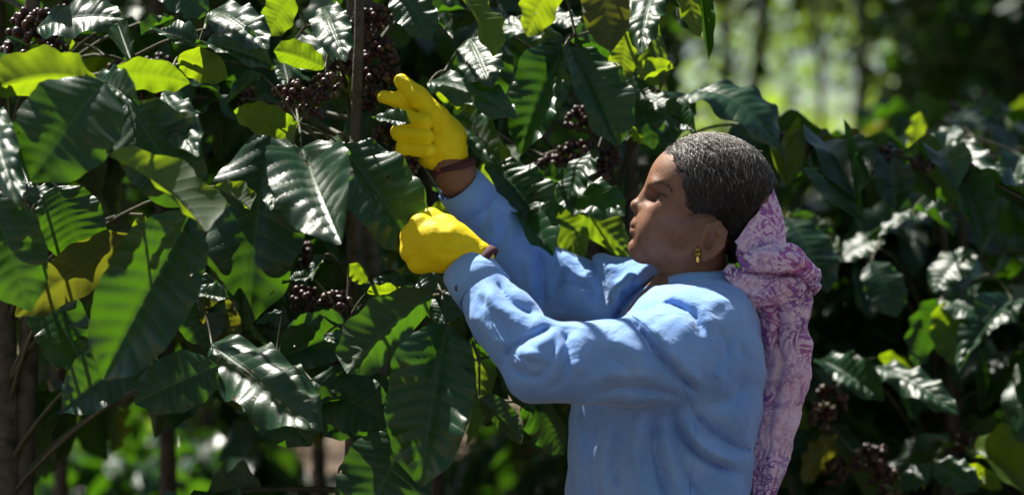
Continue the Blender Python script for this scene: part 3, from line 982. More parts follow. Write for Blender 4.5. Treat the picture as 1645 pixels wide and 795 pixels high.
far = [(1140, 19, 1.5, (1.5, 1, 1.1), 'far sunlit shrub low at the left end of the bright gap'), (1250, 21, 1.8, (1.5, 1, 1.3), 'far sunlit shrub low in the middle of the bright gap'), (1340, 18, 1.6, (1.3, 1, 1.1), 'far sunlit shrub low at the right end of the bright gap'),
       (1200, 24, 3.4, (2.4, 1, 1.4), 'far sunlit thicket behind the left of the bright gap'), (1330, 26, 3.8, (2.4, 1, 1.4), 'far sunlit thicket behind the right of the bright gap'),
       (200, 9.5, .50, (.6, .4, .26), 'small sunlit shrub low behind the leftmost trunk'), (385, 10.5, .50, (.55, .4, .26), 'small sunlit shrub low at the left, under the white shining leaf'), (90, 12, .6, (.5, .4, .3), 'small sunlit shrub in the lower left corner'), (450, 12.5, .5, (.4, .4, .22), 'small sunlit shrub low beside the bright ground')]
for k, (px, y, zc, r3, lab) in enumerate((  # dark shrubs added to darken the lower part of the view
        (60, 4.2, .55, (.45, .4, .30), 'dark low shrub added for shade behind the leftmost trunk'), (300, 4.6, .50, (.30, .4, .30), 'dark low shrub added for shade between the small sunlit shrubs'),
        (410, 4.0, .58, (.22, .4, .26), 'dark low shrub added for shade left of the bright ground'), (690, 4.4, .52, (.20, .4, .26), 'dark low shrub added for shade under the hanging big leaf'), (905, 4.0, .66, (.22, .4, .28), 'dark low shrub added for shade left of the blue shirt'), (180, 5.6, .40, (.5, .4, .2), 'dark low shrub added for shade in front of the small sunlit shrub'))):
    shrub(px, y, zc, r3, 380, lab, 180 + k, 'leaf', 'dark shrubs added to deepen the shade', 0.17)
for k, (px, y, zc, r3, lab) in enumerate(far):
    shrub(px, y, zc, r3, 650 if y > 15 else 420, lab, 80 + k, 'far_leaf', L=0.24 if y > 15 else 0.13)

# ------------------------------------------------------------------ coffee plants
SIL = [((735, 285), (885, 465), 78), ((885, 465), (1060, 470), 80), ((740, 430), (855, 590), 74), ((850, 590), (1100, 580), 84), ((690, 205), (735, 290), 90), ((700, 395), (750, 420), 84),
       ((1060, 330), (1200, 310), 125), ((1070, 560), (1070, 900), 175), ((1240, 430), (1230, 800), 90), ((1120, 480), (1160, 520), 110), ((640, 130), (690, 200), 55)]


def hides_woman(p):
    k = CAM_D / (CAM_D + p[1]) * 1000
    x, y = p[0] * k + 822.5, 397.5 - (p[2] - CAM_Z) * k
    if 1128 < x < 1372 and -90 < y < 160 - max(0, x - 1310) * 0.5: return True       # the open gap
    if p[1] > 0.42: return False
    for (ax, ay), (bx, by), r in SIL:
        dx, dy = bx - ax, by - ay
        t = max(0, min(1, ((x - ax) * dx + (y - ay) * dy) / (dx * dx + dy * dy)))
        if math.hypot(x - ax - t * dx, y - ay - t * dy) < r: return True
    return False


def ground_x(px, y): return P(px, 0, y).x


PL = {}
PL['a'] = coffee_plant(ground_x(572, .30), .30, 'large coffee plant being picked, its leaves around the yellow gloves', 3.1, 101, 1.0, 40, .85, leafL=.2, ymin=.10, keep_out=hides_woman, stems=2, lod='mid', maxparts=225)
PL['b'] = coffee_plant(ground_x(985, .75), .75, 'coffee plant behind the woman\'s hands and face, with hanging dark leaves', 3.0, 102, 1.08, 30, .9, leafL=.2, ymin=.34, keep_out=hides_woman, stems=2, maxparts=220)
PL['c'] = coffee_plant(ground_x(10, .28), .28, 'coffee plant with grey trunk at the left edge of the picture', 3.0, 103, 1.15, 36, .8, leafL=.2, ymin=.02, stems=1, maxparts=255, keep_out=hides_woman)
PL['d'] = coffee_plant(ground_x(1500, 1.35), 1.35, 'blurred coffee plant right of the woman with bright shining leaves', 1.65, 104, .35, 38, .8, leafL=.2, ymin=.7, keep_out=hides_woman, stems=2, maxparts=270)
ROWS = [  # px, y, height, zmin, label
    (300, 1.5, 3.0, 1.05, 'dark coffee plant in the shade behind the left of the picked plant'),
    (720, 1.7, 3.0, 1.15, 'dark coffee plant in the shade behind the yellow gloves'),
    (90, 2.3, 3.0, 1.0, 'dark coffee plant in the shade behind the leftmost trunk'),
    (520, 2.6, 3.0, 1.12, 'dark coffee plant deep in the shade behind the middle of the picked plant'),
    (880, 2.9, 2.9, 1.1, 'dark coffee plant deep in the shade behind the woman\'s arms'),
    (1290, 1.9, 1.5, .3, 'blurred coffee plant just behind the purple headscarf'),
    (1640, 2.0, 1.8, .3, 'blurred coffee plant cut off by the right edge of the picture'),
    (1400, 3.0, 1.6, .3, 'blurred coffee plant in the second row, right of the headscarf'),
    (1180, 3.2, 1.5, .3, 'blurred coffee plant in the second row, behind the woman\'s head'),
    (1580, 3.9, 1.85, .3, 'blurred coffee plant in the third row near the right edge'),
    (1300, 4.8, 1.5, .3, 'blurred coffee plant in the third row below the bright gap'),
    (1480, 5.6, 1.9, .3, 'blurred dark coffee plant far back below the dark trees'),
    (1120, 5.4, 1.5, .3, 'blurred coffee plant far back above the woman\'s forehead'),
]
for k, (px, y, hh, zm, lab) in enumerate(ROWS):
    coffee_plant(ground_x(px, y), y, lab, hh, 200 + k, zm, (34 if px > 1000 else 26) if y < 3.5 else 24, .85, leafL=.2, stems=2 if px > 1000 else 1, lod='mid', maxparts=210 if px > 1000 else 120, fruit=.25 if y < 3 else .08, group='coffee plants standing in rows', keep_out=hides_woman)

# ------------------------------------------------------------------ the picker
def skin_material():
    m, nt, bs, out = mat_new('skin')
    at = nt.nodes.new('ShaderNodeVertexColor'); at.layer_name = 'Col'
    n = noise(nt, 60, 4)
    c = mixc(nt, math_n(nt, 'MULTIPLY', ramp(nt, n, [(0.35, (0, 0, 0)), (0.75, (1, 1, 1))]), 0.5), at.outputs[0], (0.10, 0.043, 0.026))
    c = mixc(nt, math_n(nt, 'MULTIPLY', ramp(nt, noise(nt, 23, 3), [(0.4, (0, 0, 0)), (0.7, (1, 1, 1))]), 0.3), c, (0.27, 0.135, 0.08))
    nt.links.new(c, bs.inputs['Base Color'])
    nt.links.new(math_n(nt, 'ADD', 0.42, math_n(nt, 'MULTIPLY', noise(nt, 90, 3), 0.32)), bs.inputs['Roughness'])
    bs.inputs['Specular IOR Level'].default_value = 0.35
    bs.inputs['Subsurface Weight'].default_value = 0.12
    bs.inputs['Subsurface Radius'].default_value = (0.6, 0.25, 0.12)
    bs.inputs['Subsurface Scale'].default_value = 0.006
    nt.links.new(bump(nt, math_n(nt, 'ADD', noise(nt, 420, 3), math_n(nt, 'MULTIPLY', noise(nt, 120, 3, dist=1.0), 1.2)), 0.35, 0.0013), bs.inputs['Normal'])
    return m


def cloth_material(name, a, b, weave=900, rough=0.85, scale=9):
    m, nt, bs, out = mat_new(name)
    n = noise(nt, scale, 6, rough=0.65)
    nt.links.new(ramp(nt, n, [(0.3, a), (0.72, b)]), bs.inputs['Base Color'])
    bs.inputs['Roughness'].default_value = rough
    bs.inputs['Sheen Weight'].default_value = 0.25
    bs.inputs['Sheen Roughness'].default_value = 0.4
    cr = math_n(nt, 'ABSOLUTE', math_n(nt, 'SUBTRACT', noise(nt, 16, 3, dist=0.9, rough=0.45), 0.5))
    cr2 = math_n(nt, 'ABSOLUTE', math_n(nt, 'SUBTRACT', noise(nt, 38, 2, dist=0.7), 0.5))
    h = math_n(nt, 'ADD', math_n(nt, 'SMOOTH_MIN', math_n(nt, 'MULTIPLY', cr, 3.0), 0.55, 0.1), math_n(nt, 'MULTIPLY', cr2, 0.7))
    h = math_n(nt, 'ADD', h, math_n(nt, 'MULTIPLY', noise(nt, weave, 1), 0.05))
    nt.links.new(bump(nt, h, 0.34, 0.007), bs.inputs['Normal'])
    return m


M['skin'] = skin_material()
M['shirt'] = cloth_material('blue_cotton', (0.13, 0.28, 0.62), (0.25, 0.42, 0.75))
M['glove'] = cloth_material('yellow_rubber', (0.80, 0.60, 0.004), (0.88, 0.70, 0.006), 300, 0.6, 14)
M['glove'].node_tree.nodes['Principled BSDF'].inputs['Sheen Weight'].default_value = 0.0
M['glove'].node_tree.nodes['Principled BSDF'].inputs['Specular IOR Level'].default_value = 0.25
M['glovehem'] = simple('glove_hem', (0.05, 0.02, 0.03), (0.10, 0.025, 0.03), 40, 0.8, 0.2, 0.002)
M['skirt'] = cloth_material('dark_skirt', (0.05, 0.04, 0.07), (0.10, 0.06, 0.10))
m, nt, bs, out = mat_new('gold')
bs.inputs['Base Color'].default_value = (0.85, 0.55, 0.12, 1); bs.inputs['Metallic'].default_value = 1; bs.inputs['Roughness'].default_value = 0.28
M['gold'] = m
M['bangle'] = simple('bangle', (0.06, 0.025, 0.02), (0.10, 0.04, 0.03), 40, 0.35, 0.0)
m, nt, bs, out = mat_new('hair')
su_ = nt.nodes.new('ShaderNodeSeparateXYZ'); nt.links.new(nt.nodes.new('ShaderNodeUVMap').outputs[0], su_.inputs[0])
sp_ = nt.nodes.new('ShaderNodeSeparateXYZ'); nt.links.new(nt.nodes.new('ShaderNodeTexCoord').outputs['Object'], sp_.inputs[0])
fr_ = math_n(nt, 'MULTIPLY', math_n(nt, 'SUBTRACT', sp_.outputs[2], 1.512), 6.5)      # grey strands paler towards the crown, a painted sun highlight
n = math_n(nt, 'ADD', su_.outputs[0], fr_)
nt.links.new(ramp(nt, n, [(0.45, (0.024, 0.017, 0.013)), (0.68, (0.07, 0.053, 0.043)), (0.88, (0.30, 0.265, 0.24)), (1.0, (0.5, 0.46, 0.42))]), bs.inputs['Base Color'])
bs.inputs['Roughness'].default_value = 0.38
bs.inputs['Specular IOR Level'].default_value = 0.6
M['hair'] = m
M['scalp'] = simple('hair_base', (0.014, 0.011, 0.010), (0.04, 0.033, 0.028), 80, 0.6, 0.5, 0.004)
m, nt, bs, out = mat_new('eye')
bs.inputs['Base Color'].default_value = (0.42, 0.37, 0.33, 1); bs.inputs['Roughness'].default_value = 0.12
M['eye'] = m
m, nt, bs, out = mat_new('iris')
bs.inputs['Base Color'].default_value = (0.02, 0.010, 0.006, 1); bs.inputs['Roughness'].default_value = 0.08
M['iris'] = m
# scarf print: pale lilac ground, purple and magenta brushed marks
m, nt, bs, out = mat_new('printed_scarf')
uv = nt.nodes.new('ShaderNodeTexCoord').outputs['Object']
nA = noise(nt, 24, 3, dist=0.8, rough=0.55)
lines = math_n(nt, 'PINGPONG', math_n(nt, 'MULTIPLY', nA, 7.5), 0.5)
c1 = math_n(nt, 'MULTIPLY', ramp(nt, lines, [(0.17, (1, 1, 1)), (0.27, (0, 0, 0))]), ramp(nt, noise(nt, 11, 2), [(0.36, (0.2, 0.2, 0.2)), (0.5, (1, 1, 1))]))
n2 = noise(nt, 34, 4, dist=1.5, rough=0.7)
c2 = ramp(nt, n2, [(0.52, (0, 0, 0)), (0.62, (1, 1, 1))])
n3 = noise(nt, 7, 2)
ink = ramp(nt, n3, [(0.35, (0.17, 0.018, 0.36)), (0.5, (0.46, 0.02, 0.36)), (0.65, (0.28, 0.04, 0.48))])
basec = mixc(nt, math_n(nt, 'MULTIPLY', noise(nt, 20, 3), 0.8), (0.95, 0.83, 0.93), (0.86, 0.54, 0.84))
cc_ = mixc(nt, math_n(nt, 'MULTIPLY', math_n(nt, 'MAXIMUM', math_n(nt, 'MULTIPLY', c1, 0.9), math_n(nt, 'MULTIPLY', c2, 0.5)), 0.9), basec, ink)
nt.links.new(cc_, bs.inputs['Base Color'])
bs.inputs['Roughness'].default_value = 0.8
nt.links.new(bump(nt, noise(nt, 60, 3), 0.1, 0.002), bs.inputs['Normal'])
tr = nt.nodes.new('ShaderNodeBsdfTranslucent'); nt.links.new(cc_, tr.inputs['Color'])
mx = nt.nodes.new('ShaderNodeMixShader'); mx.inputs[0].default_value = 0.25
nt.links.new(bs.outputs[0], mx.inputs[1]); nt.links.new(tr.outputs[0], mx.inputs[2]); nt.links.new(mx.outputs[0], out.inputs['Surface'])
M['scarf'] = m

person = empty('person', (P(1060, 397).x, 0, 0))
tag(person, 'woman in blue shirt, yellow gloves and purple headscarf reaching up to pick coffee', 'person')
PO = np.array(person.location)


def pbuild(name, v, f, mat, parent=None, colors=None, smooth=True):
    return link(name, mesh_np(name, np.asarray(v) - PO, f, mat, smooth, None, colors), parent or person)


def Hd(px, py, w=0.0):
    p = P(px, py, 0)
    return np.array((p.x, w / 1000.0, p.z))


mm = 0.001


HL = [(1066, 236), (1078, 250), (1089, 274), (1094, 302), (1101, 328), (1109, 346), (1118, 354), (1136, 351), (1157, 361), (1164, 392), (1160, 425), (1150, 470)]
HLX = np.array([Hd(*q)[0] for q in HL]); HLZ = np.array([Hd(*q)[2] for q in HL])


def hair_side(X, Z):
    """signed distance to the hairline in the side view, positive within the hair"""
    best = np.full(np.shape(X), 9.0); sg = np.zeros(np.shape(X))
    for i in range(len(HL) - 1):
        ax, az, bx, bz = HLX[i], HLZ[i], HLX[i + 1], HLZ[i + 1]
        dx, dz = bx - ax, bz - az
        t = np.clip(((X - ax) * dx + (Z - az) * dz) / (dx * dx + dz * dz), 0, 1)
        dist = np.hypot(X - ax - t * dx, Z - az - t * dz)
        cr = dx * (Z - az) - dz * (X - ax)
        nearer = dist < best
        best = np.where(nearer, dist, best); sg = np.where(nearer, np.sign(cr), sg)
    return best * sg


def ragged(Y, Z):
    return 0.0035 * np.sin(Y * 150 + Z * 60) + 0.003 * np.sin(Z * 240 + Y * 90) + 0.0015 * np.sin(Z * 520)


def head_sdf(G):
    A = R(20)          # the head is tipped back by some 20 degrees
    # in the x-z plane a positive ang turns the ellipsoid's own x axis towards +z; the front is -x and must go up
    tilt = -A
    skull = s_ell(G, Hd(1143, 306), (96 * mm, 73 * mm, 79 * mm), tilt)
    face = s_ell(G, Hd(1082, 345), (56 * mm, 58 * mm, 78 * mm), tilt)
    d = smin(skull, face, 0.03)
    fore = s_ell(G, Hd(1092, 288), (44 * mm, 57 * mm, 48 * mm), tilt)
    d = smin(d, fore, 0.02)
    for sd in (-1, 1):
        d = smin(d, s_ell(G, Hd(1076, 343, 42 * sd), (26 * mm, 17 * mm, 17 * mm), tilt), 0.022)      # cheekbone
        d = smin(d, s_cap(G, Hd(1034, 399, 9 * sd), Hd(1104, 401, 46 * sd), 17 * mm, 17 * mm), 0.026)    # jaw
        d = smin(d, s_cap(G, Hd(1104, 401, 46 * sd), Hd(1132, 360, 56 * sd), 16 * mm, 14 * mm), 0.024)
        d = smin(d, s_ell(G, Hd(1052, 372, 30 * sd), (26 * mm, 20 * mm, 28 * mm), tilt), 0.02)          # cheek
    d = smin(d, s_ell(G, Hd(1030, 401), (17 * mm, 20 * mm, 16 * mm), tilt), 0.014)                     # chin
    d = smin(d, s_ell(G, Hd(1041, 364), (24 * mm, 27 * mm, 27 * mm), tilt), 0.016)                     # muzzle
    # neck
    d = smin(d, s_chain(G, [Hd(1118, 385), Hd(1112, 440), Hd(1118, 500)], [50 * mm, 52 * mm, 62 * mm]), 0.022)
    # sockets
    for sd in (-1, 1):
        d = smax(d, -s_ell(G, Hd(1044, 314, 31 * sd), (17 * mm, 17 * mm, 12 * mm), tilt), 0.014)
        d = smin(d, s_ell(G, Hd(1058, 296, 27 * sd), (11 * mm, 20 * mm, 6 * mm), tilt, 0.35 * sd), 0.014)   # brow
    d = smin(d, s_ell(G, Hd(1053, 297), (8 * mm, 13 * mm, 10 * mm), tilt), 0.012)
    # eyelids round the eyeball, a slit between them
    for sd in (-1, 1):
        ball = np.sqrt((G[0] - Hd(1066, 317)[0]) ** 2 + (G[1] - 31 * sd * mm) ** 2 + (G[2] - Hd(1066, 317)[2]) ** 2)
        lid = ball - 14.2 * mm
        slit = s_ell(G, Hd(1053, 319, 34 * sd), (13 * mm, 13.5 * mm, 5.4 * mm), tilt)
        lid = smax(lid, -slit, 0.002)
        d = smin(d, lid, 0.004)
        d = smax(d, -slit, 0.002)
    # nose
    d = smin(d, s_chain(G, [Hd(1050, 301), Hd(1037, 316), Hd(1023.5, 330)], [7.5 * mm, 7.5 * mm, 9.5 * mm], 0.006), 0.012)
    d = smin(d, s_ell(G, Hd(1024, 331.5), (10.5 * mm, 11 * mm, 8.5 * mm), tilt), 0.006)
    for sd in (-1, 1):
        d = smin(d, s_ell(G, Hd(1034.5, 337, 12 * sd), (10 * mm, 7.5 * mm, 7.5 * mm), tilt), 0.006)
        d = smax(d, -s_ell(G, Hd(1029.5, 343.5, 7.5 * sd), (5 * mm, 3.2 * mm, 3.5 * mm), R(25)), 0.003)
        # the crease beside the wing
        d = smax(d, -(s_line(G, [Hd(1046, 336, 18 * sd), Hd(1040, 352, 27 * sd), Hd(1034, 366, 28 * sd)]) - 1.8 * mm), 0.007)
        d = smax(d, -(s_line(G, [Hd(1058, 329, 27 * sd), Hd(1066, 331, 38 * sd), Hd(1076, 328, 45 * sd)]) - 1.2 * mm), 0.005)      # under the eye
        d = smax(d, -(s_line(G, [Hd(1030, 376, 26 * sd), Hd(1034, 388, 27 * sd)]) - 1.0 * mm), 0.005)
        d = smax(d, -s_ell(G, Hd(1082, 376, 70 * sd), (20 * mm, 14 * mm, 17 * mm), tilt), 0.02)      # hollow of the cheek
    # lips
    d = smin(d, s_ell(G, Hd(1021.5, 359.5), (9 * mm, 21 * mm, 6.2 * mm), R(12)), 0.006)
    d = smin(d, s_ell(G, Hd(1021, 372.5), (9.5 * mm, 19 * mm, 6.8 * mm), R(-30)), 0.006)
    d = smax(d, -(s_line(G, [Hd(1026, 367, -25), Hd(1012, 366, -9), Hd(1010, 366, 0), Hd(1012, 366, 9), Hd(1026, 367, 25)]) - 1.4 * mm), 0.003)
    d = smax(d, -(s_line(G, [Hd(1014, 383, -12), Hd(1011, 383, 0), Hd(1014, 383, 12)]) - 2.5 * mm), 0.008)
    # ears
    for sd in (-1, 1):
        y0 = 72.5 * sd
        ea = R(-24)
        ear = s_ell(G, Hd(1138, 387, y0 + 3 * sd), (19 * mm, 7 * mm, 30 * mm), ea, 0.32 * sd)
        bowl = s_ell(G, Hd(1135, 386, y0 + 10 * sd), (13 * mm, 10 * mm, 20 * mm), ea, 0.32 * sd)
        ear = smax(ear, -bowl, 0.004)
        anti = s_chain(G, [Hd(1138, 372, y0 + 6 * sd), Hd(1145, 386, y0 + 7.5 * sd), Hd(1138, 401, y0 + 6 * sd)], [2.6 * mm] * 3)
        ear = smin(ear, anti, 0.004)
        rim = s_chain(G, [Hd(1124, 377, y0 - 1 * sd), Hd(1131, 362, y0 + 5 * sd), Hd(1147, 359.5, y0 + 11 * sd), Hd(1157.5, 374, y0 + 12.5 * sd), Hd(1153, 395, y0 + 10 * sd), Hd(1138, 410, y0 + 6 * sd)], [3 * mm, 3.6 * mm, 3.8 * mm, 3.8 * mm, 3.4 * mm, 3.4 * mm], 0.004)
        ear = smin(ear, rim, 0.005)
        ear = smin(ear, s_ell(G, Hd(1127, 410, y0 + 4 * sd), (9 * mm, 4.5 * mm, 10 * mm), ea), 0.008)
        ear = smin(ear, s_ell(G, Hd(1120, 391, y0 - 1 * sd), (4.5 * mm, 4 * mm, 7 * mm), ea), 0.004)
        d = smin(d, ear, 0.006)
    return d


lo = Hd(992, 520); hi = Hd(1262, 206)
G = grid((lo[0], -0.094, lo[2]), (hi[0], 0.094, hi[2]), 0.0019)
hv, hf = surface_nets(head_sdf(G), (lo[0], -0.094, lo[2]), 0.0019)
hv = smooth_mesh(hv, hf, 1, 0.4)


def vcol(v):
    base = np.array([0.225, 0.106, 0.060])
    c = np.tile(base, (len(v), 1))

    def spot(p, rad, colr, amt):
        w = np.exp(-(((v - p) / np.asarray(rad)) ** 2).sum(1)) * amt
        return c * (1 - w[:, None]) + np.asarray(colr) * w[:, None]
    for sd in (-1, 1):
        c = spot(Hd(1056, 319, 36 * sd), (.020, .022, .012), (0.07, 0.03, 0.021), 0.6)  # shade of the eye recess darkened into the skin colour
        c = spot(Hd(1062, 297, 34 * sd), (.014, .022, .005), (0.03, 0.018, 0.014), 0.75)
        c = spot(Hd(1108, 354, 66 * sd), (.010, .02, .020), (0.05, 0.026, 0.018), 0.75)
        c = spot(Hd(1124, 372, 72 * sd), (.03, .03, .04), (0.19, 0.085, 0.048), 0.5)
        c = spot(Hd(1060, 350, 42 * sd), (.03, .03, .02), (0.25, 0.118, 0.065), 0.5)
    c = spot(Hd(1014, 359, 0), (.012, .020, .005), (0.115, 0.045, 0.036), 0.9)
    c = spot(Hd(1013, 373, 0), (.012, .018, .006), (0.15, 0.055, 0.045), 0.9)
    c = spot(Hd(1100, 450, 0), (.09, .09, .04), (0.15, 0.068, 0.04), 0.7)
    hs = hair_side(v[:, 0], v[:, 2]) + ragged(v[:, 1], v[:, 2])
    w = np.clip((hs + 0.007) / 0.014, 0, 1) ** 1.5 * 0.8 * (v[:, 2] > Hd(0, 352)[2])  # scalp shadow along the hairline painted into the skin colour
    c = c * (1 - w[:, None]) + np.array([0.03, 0.02, 0.016]) * w[:, None]
    return np.concatenate([c, np.ones((len(c), 1))], 1)


# joints of the arms
sh_n, el_n, wr_n = P(1118, 562, -0.13), P(872, 583, -0.29), P(754, 440, -0.19)
sh_f, el_f, wr_f = P(1045, 478, 0.14), P(882, 458, 0.22), P(735, 285, 0.10)
hd_n, hd_f = P(700, 395, -0.17), P(690, 220, 0.095)


def body_sdf(G):
    t = s_chain(G, [P(1115, 470), P(1105, 560), P(1080, 700), P(1070, 900)], [0.06, 0.11, 0.10, 0.12], 0.05)
    t = smin(t, s_chain(G, [P(1100, 540, -0.05), sh_n, el_n, wr_n, hd_n], [0.06, 0.048, 0.038, 0.024, 0.022], 0.02), 0.03)
    t = smin(t, s_chain(G, [P(1090, 510, 0.05), sh_f, el_f, wr_f, hd_f], [0.06, 0.048, 0.036, 0.0305, 0.024], 0.02), 0.03)
    for y0 in (-0.09, 0.09):
        t = smin(t, s_chain(G, [P(1070, 890, y0), Vector((0.235, y0, 0.48)), Vector((0.255, y0, 0.09)), Vector((0.13, y0 * 1.15, 0.035))], [0.085, 0.058, 0.04, 0.034], 0.02), 0.03)
    return t


lo = (-0.22, -0.42, 0.0); hi = (0.42, 0.34, 1.66)
G = grid(lo, hi, 0.011)
bv, bf = surface_nets(body_sdf(G), lo, 0.011)
allv = np.concatenate([hv, bv]); allf = np.concatenate([hf, bf + len(hv)])
body = pbuild('body', allv, allf, M['skin'], None, vcol(allv))

# eyes, brows
_side = {sd: hv[hv[:, 1] * sd > 0.004] for sd in (-1, 1)}


def on_skin(p, sd, out=0.0):
    H_ = _side[sd]
    d2 = (H_[:, 0] - p[0]) ** 2 + (H_[:, 2] - p[2]) ** 2
    near = H_[d2 < 0.0028 ** 2]
    if len(near) == 0: return np.asarray(p)
    return np.array([p[0], (near[:, 1] * sd).max() * sd + out * sd, p[2]])


for sd in (-1, 1):
    cen = Hd(1066, 317, 31 * sd)
    u, v_ = np.meshgrid(np.linspace(0, 2 * math.pi, 25)[:-1], np.linspace(0, math.pi, 13), indexing='ij')
    sv = np.stack([np.cos(u) * np.sin(v_), np.sin(u) * np.sin(v_), np.cos(v_)], -1).reshape(-1, 3) * 12.4 * mm + cen
    i, j = np.meshgrid(np.arange(24), np.arange(12), indexing='ij')
    sf = np.stack([i * 13 + j, i * 13 + j + 1, ((i + 1) % 24) * 13 + j + 1, ((i + 1) % 24) * 13 + j], -1).reshape(-1, 4)
    eye = pbuild('eye', sv, sf, M['eye'])
    gz = np.array([-0.88, 0.42 * sd, 0.22]); gz /= np.linalg.norm(gz)
    a = np.cross(gz, (0, 0, 1)); a /= np.linalg.norm(a); b = np.cross(a, gz)
    th = np.linspace(0, 2 * math.pi, 17)[:-1]
    ring = [cen + gz * 12.95 * mm]
    for rr_, hh in ((3.2, 12.65), (5.4, 11.6)):
        ring += [cen + gz * hh * mm + (a * math.cos(q) + b * math.sin(q)) * rr_ * mm for q in th]
    ff3 = [[0, 1 + k, 1 + (k + 1) % 16] for k in range(16)]
    ff4 = [[1 + k, 17 + k, 17 + (k + 1) % 16, 1 + (k + 1) % 16] for k in range(16)]
    pbuild('iris', np.array(ring) - 0, [np.array(ff3), np.array(ff4)], M['iris'], eye)
    # lashes along the upper lid
    mb = MB()
    mb.tube(catmull([on_skin(Hd(1053.5, 313, 24 * sd), sd, .0006), on_skin(Hd(1056, 312.5, 33 * sd), sd, .0008), on_skin(Hd(1060, 313, 42 * sd), sd, .0008), on_skin(Hd(1067, 317, 46 * sd), sd, .0006)], 4), [0.6 * mm] + [1.0 * mm] * 11 + [0.5 * mm], 5)
    mb.v = [q - PO for q in mb.v]; mb.build('eyelash', M['scalp'], person)
    rr = random.Random(5)
    mb = MB()
    path = catmull([Hd(1049, 297, 14 * sd), Hd(1053, 294, 24 * sd), Hd(1061, 294, 36 * sd), Hd(1069, 300, 46 * sd), Hd(1075, 307, 52 * sd)], 8)
    for k in range(80):
        f = rr.random() ** 0.9 * (len(path) - 2)
        i0 = int(f)
        p = path[i0] + (path[i0 + 1] - path[i0]) * (f - i0)
        tn = path[i0 + 1] - path[i0]; tn /= np.linalg.norm(tn)
        p = p + np.array([rr.gauss(0, .6) * mm, 0, rr.gauss(0, 2.6) * mm * (1 - 0.6 * f / len(path))])
        q = p + tn * 6 * mm + np.array([0, 0, rr.uniform(-1, 1.5) * mm]) + np.array([-.4 * mm, .4 * sd * mm, 0])
        p, q = on_skin(p, sd, .0004), on_skin(q, sd, .0006)
        mb.tube([p, (p + q) / 2 + np.array([-.7 * mm, .6 * sd * mm, 0]), q], [0.28 * mm, 0.24 * mm, 0.1 * mm], 3)
    mb.v = [q - PO for q in mb.v]; mb.build('eyebrow', M['scalp'], person)

# earring
mb = MB()
ec = Hd(1115, 404, -77)
for k in range(3):
    mb.tube(catmull([ec + np.array([math.cos(t_) * 4.5 * mm, 0.8 * (k - 1) * mm, math.sin(t_) * 5.5 * mm - 2.0 * mm]) for t_ in np.linspace(0, 6.28, 9)], 2), 1.5 * mm, 6)
cen = ec + np.array([0, -1.5 * mm, -4 * mm])
mb.tube([cen + np.array([0, 3 * mm, 0]), cen + np.array([0, -0.5 * mm, 0]), cen + np.array([0, -3.6 * mm, 0])], [7.0 * mm, 7.4 * mm, 3.5 * mm], 10)
mb.tube([cen + np.array([0, 0, -5 * mm]), cen + np.array([0, -1 * mm, -10 * mm]), cen + np.array([0, 0, -13 * mm])], [3 * mm, 3.8 * mm, 1.0 * mm], 8)
mb.v = [q - PO for q in mb.v]; mb.build('earring', M['gold'], person)

# ------------------------------------------------------------------ hair: a cap on the skull and wavy locks combed back
def lump(X, Y, Z, f, s):
    return np.sin(X * f + 1.7 * s + 1.3 * np.sin(Y * f * 0.9 + s)) * np.sin(Y * f * 1.1 + 2.1 * s) * np.sin(Z * f * 0.95 + 0.6 * s + np.sin(X * f * 0.7))


def hair_sdf(G):
    X, Y, Z = G
    tilt = -R(20)
    d = s_ell(G, Hd(1148, 303), (98 * mm, 77 * mm, 84 * mm), tilt)
    d = smin(d, s_ell(G, Hd(1185, 375), (42 * mm, 58 * mm, 66 * mm), -0.2), 0.03)       # nape
    hs = hair_side(X, Z) + ragged(Y, Z)
    d = d + 0.003 - 0.002 * lump(X, Y, Z, 240, 1) - 0.0015 * lump(X, Y, Z, 420, 2)
    pa, pb = Hd(1243, 300), Hd(1170, 388)
    pn = np.array([-(pb[2] - pa[2]), pb[0] - pa[0]]); pn /= np.hypot(*pn)
    beh = (X - pa[0]) * pn[0] + (Z - pa[2]) * pn[1]
    if pn[0] < 0: beh = -beh
    d = d + 0.014 * np.clip((beh + 0.004) / 0.012, 0, 1)
    thin = np.clip((0.022 - hs) / 0.022, 0, 1)
    d = d + 0.009 * thin ** 2
    return smax(d, -(hs - 0.009), 0.004)


lo = Hd(1050, 480); hi = Hd(1262, 200)
G = grid((lo[0], -0.096, lo[2]), (hi[0], 0.096, hi[2]), 0.0025)
v, f = surface_nets(hair_sdf(G), (lo[0], -0.096, lo[2]), 0.0025)
hair = pbuild('hair', v, f, M['scalp'])
# locks
rr = random.Random(11)
mb = MB()
e1, e2 = v[f[:, 1]] - v[f[:, 0]], v[f[:, 3]] - v[f[:, 0]]
fn = np.cross(e1, e2); ar = np.linalg.norm(fn, axis=1); fn = fn / (ar[:, None] + 1e-12)
fc = v[f].mean(1)
pool = np.nonzero((hair_side(fc[:, 0], fc[:, 2]) + ragged(fc[:, 1], fc[:, 2]) > 0.001) & (fc[:, 1] < 0.06) & (fc[:, 2] > Hd(0, 440)[2]))[0]
tail_c = Hd(1225, 390)
pa_, pb_ = Hd(1243, 300), Hd(1170, 388)


def behind_panel(q):
    return (q[0] - pa_[0]) * (pb_[2] - pa_[2]) - (q[2] - pa_[2]) * (pb_[0] - pa_[0]) < 0.0001


def hair_d(Q):
    g_ = (Q[:, 0], Q[:, 1], Q[:, 2])
    d_ = s_ell(g_, Hd(1148, 303), (98 * mm, 77 * mm, 84 * mm), -R(20))
    return smin(d_, s_ell(g_, Hd(1185, 375), (42 * mm, 58 * mm, 66 * mm), -0.2), 0.03)


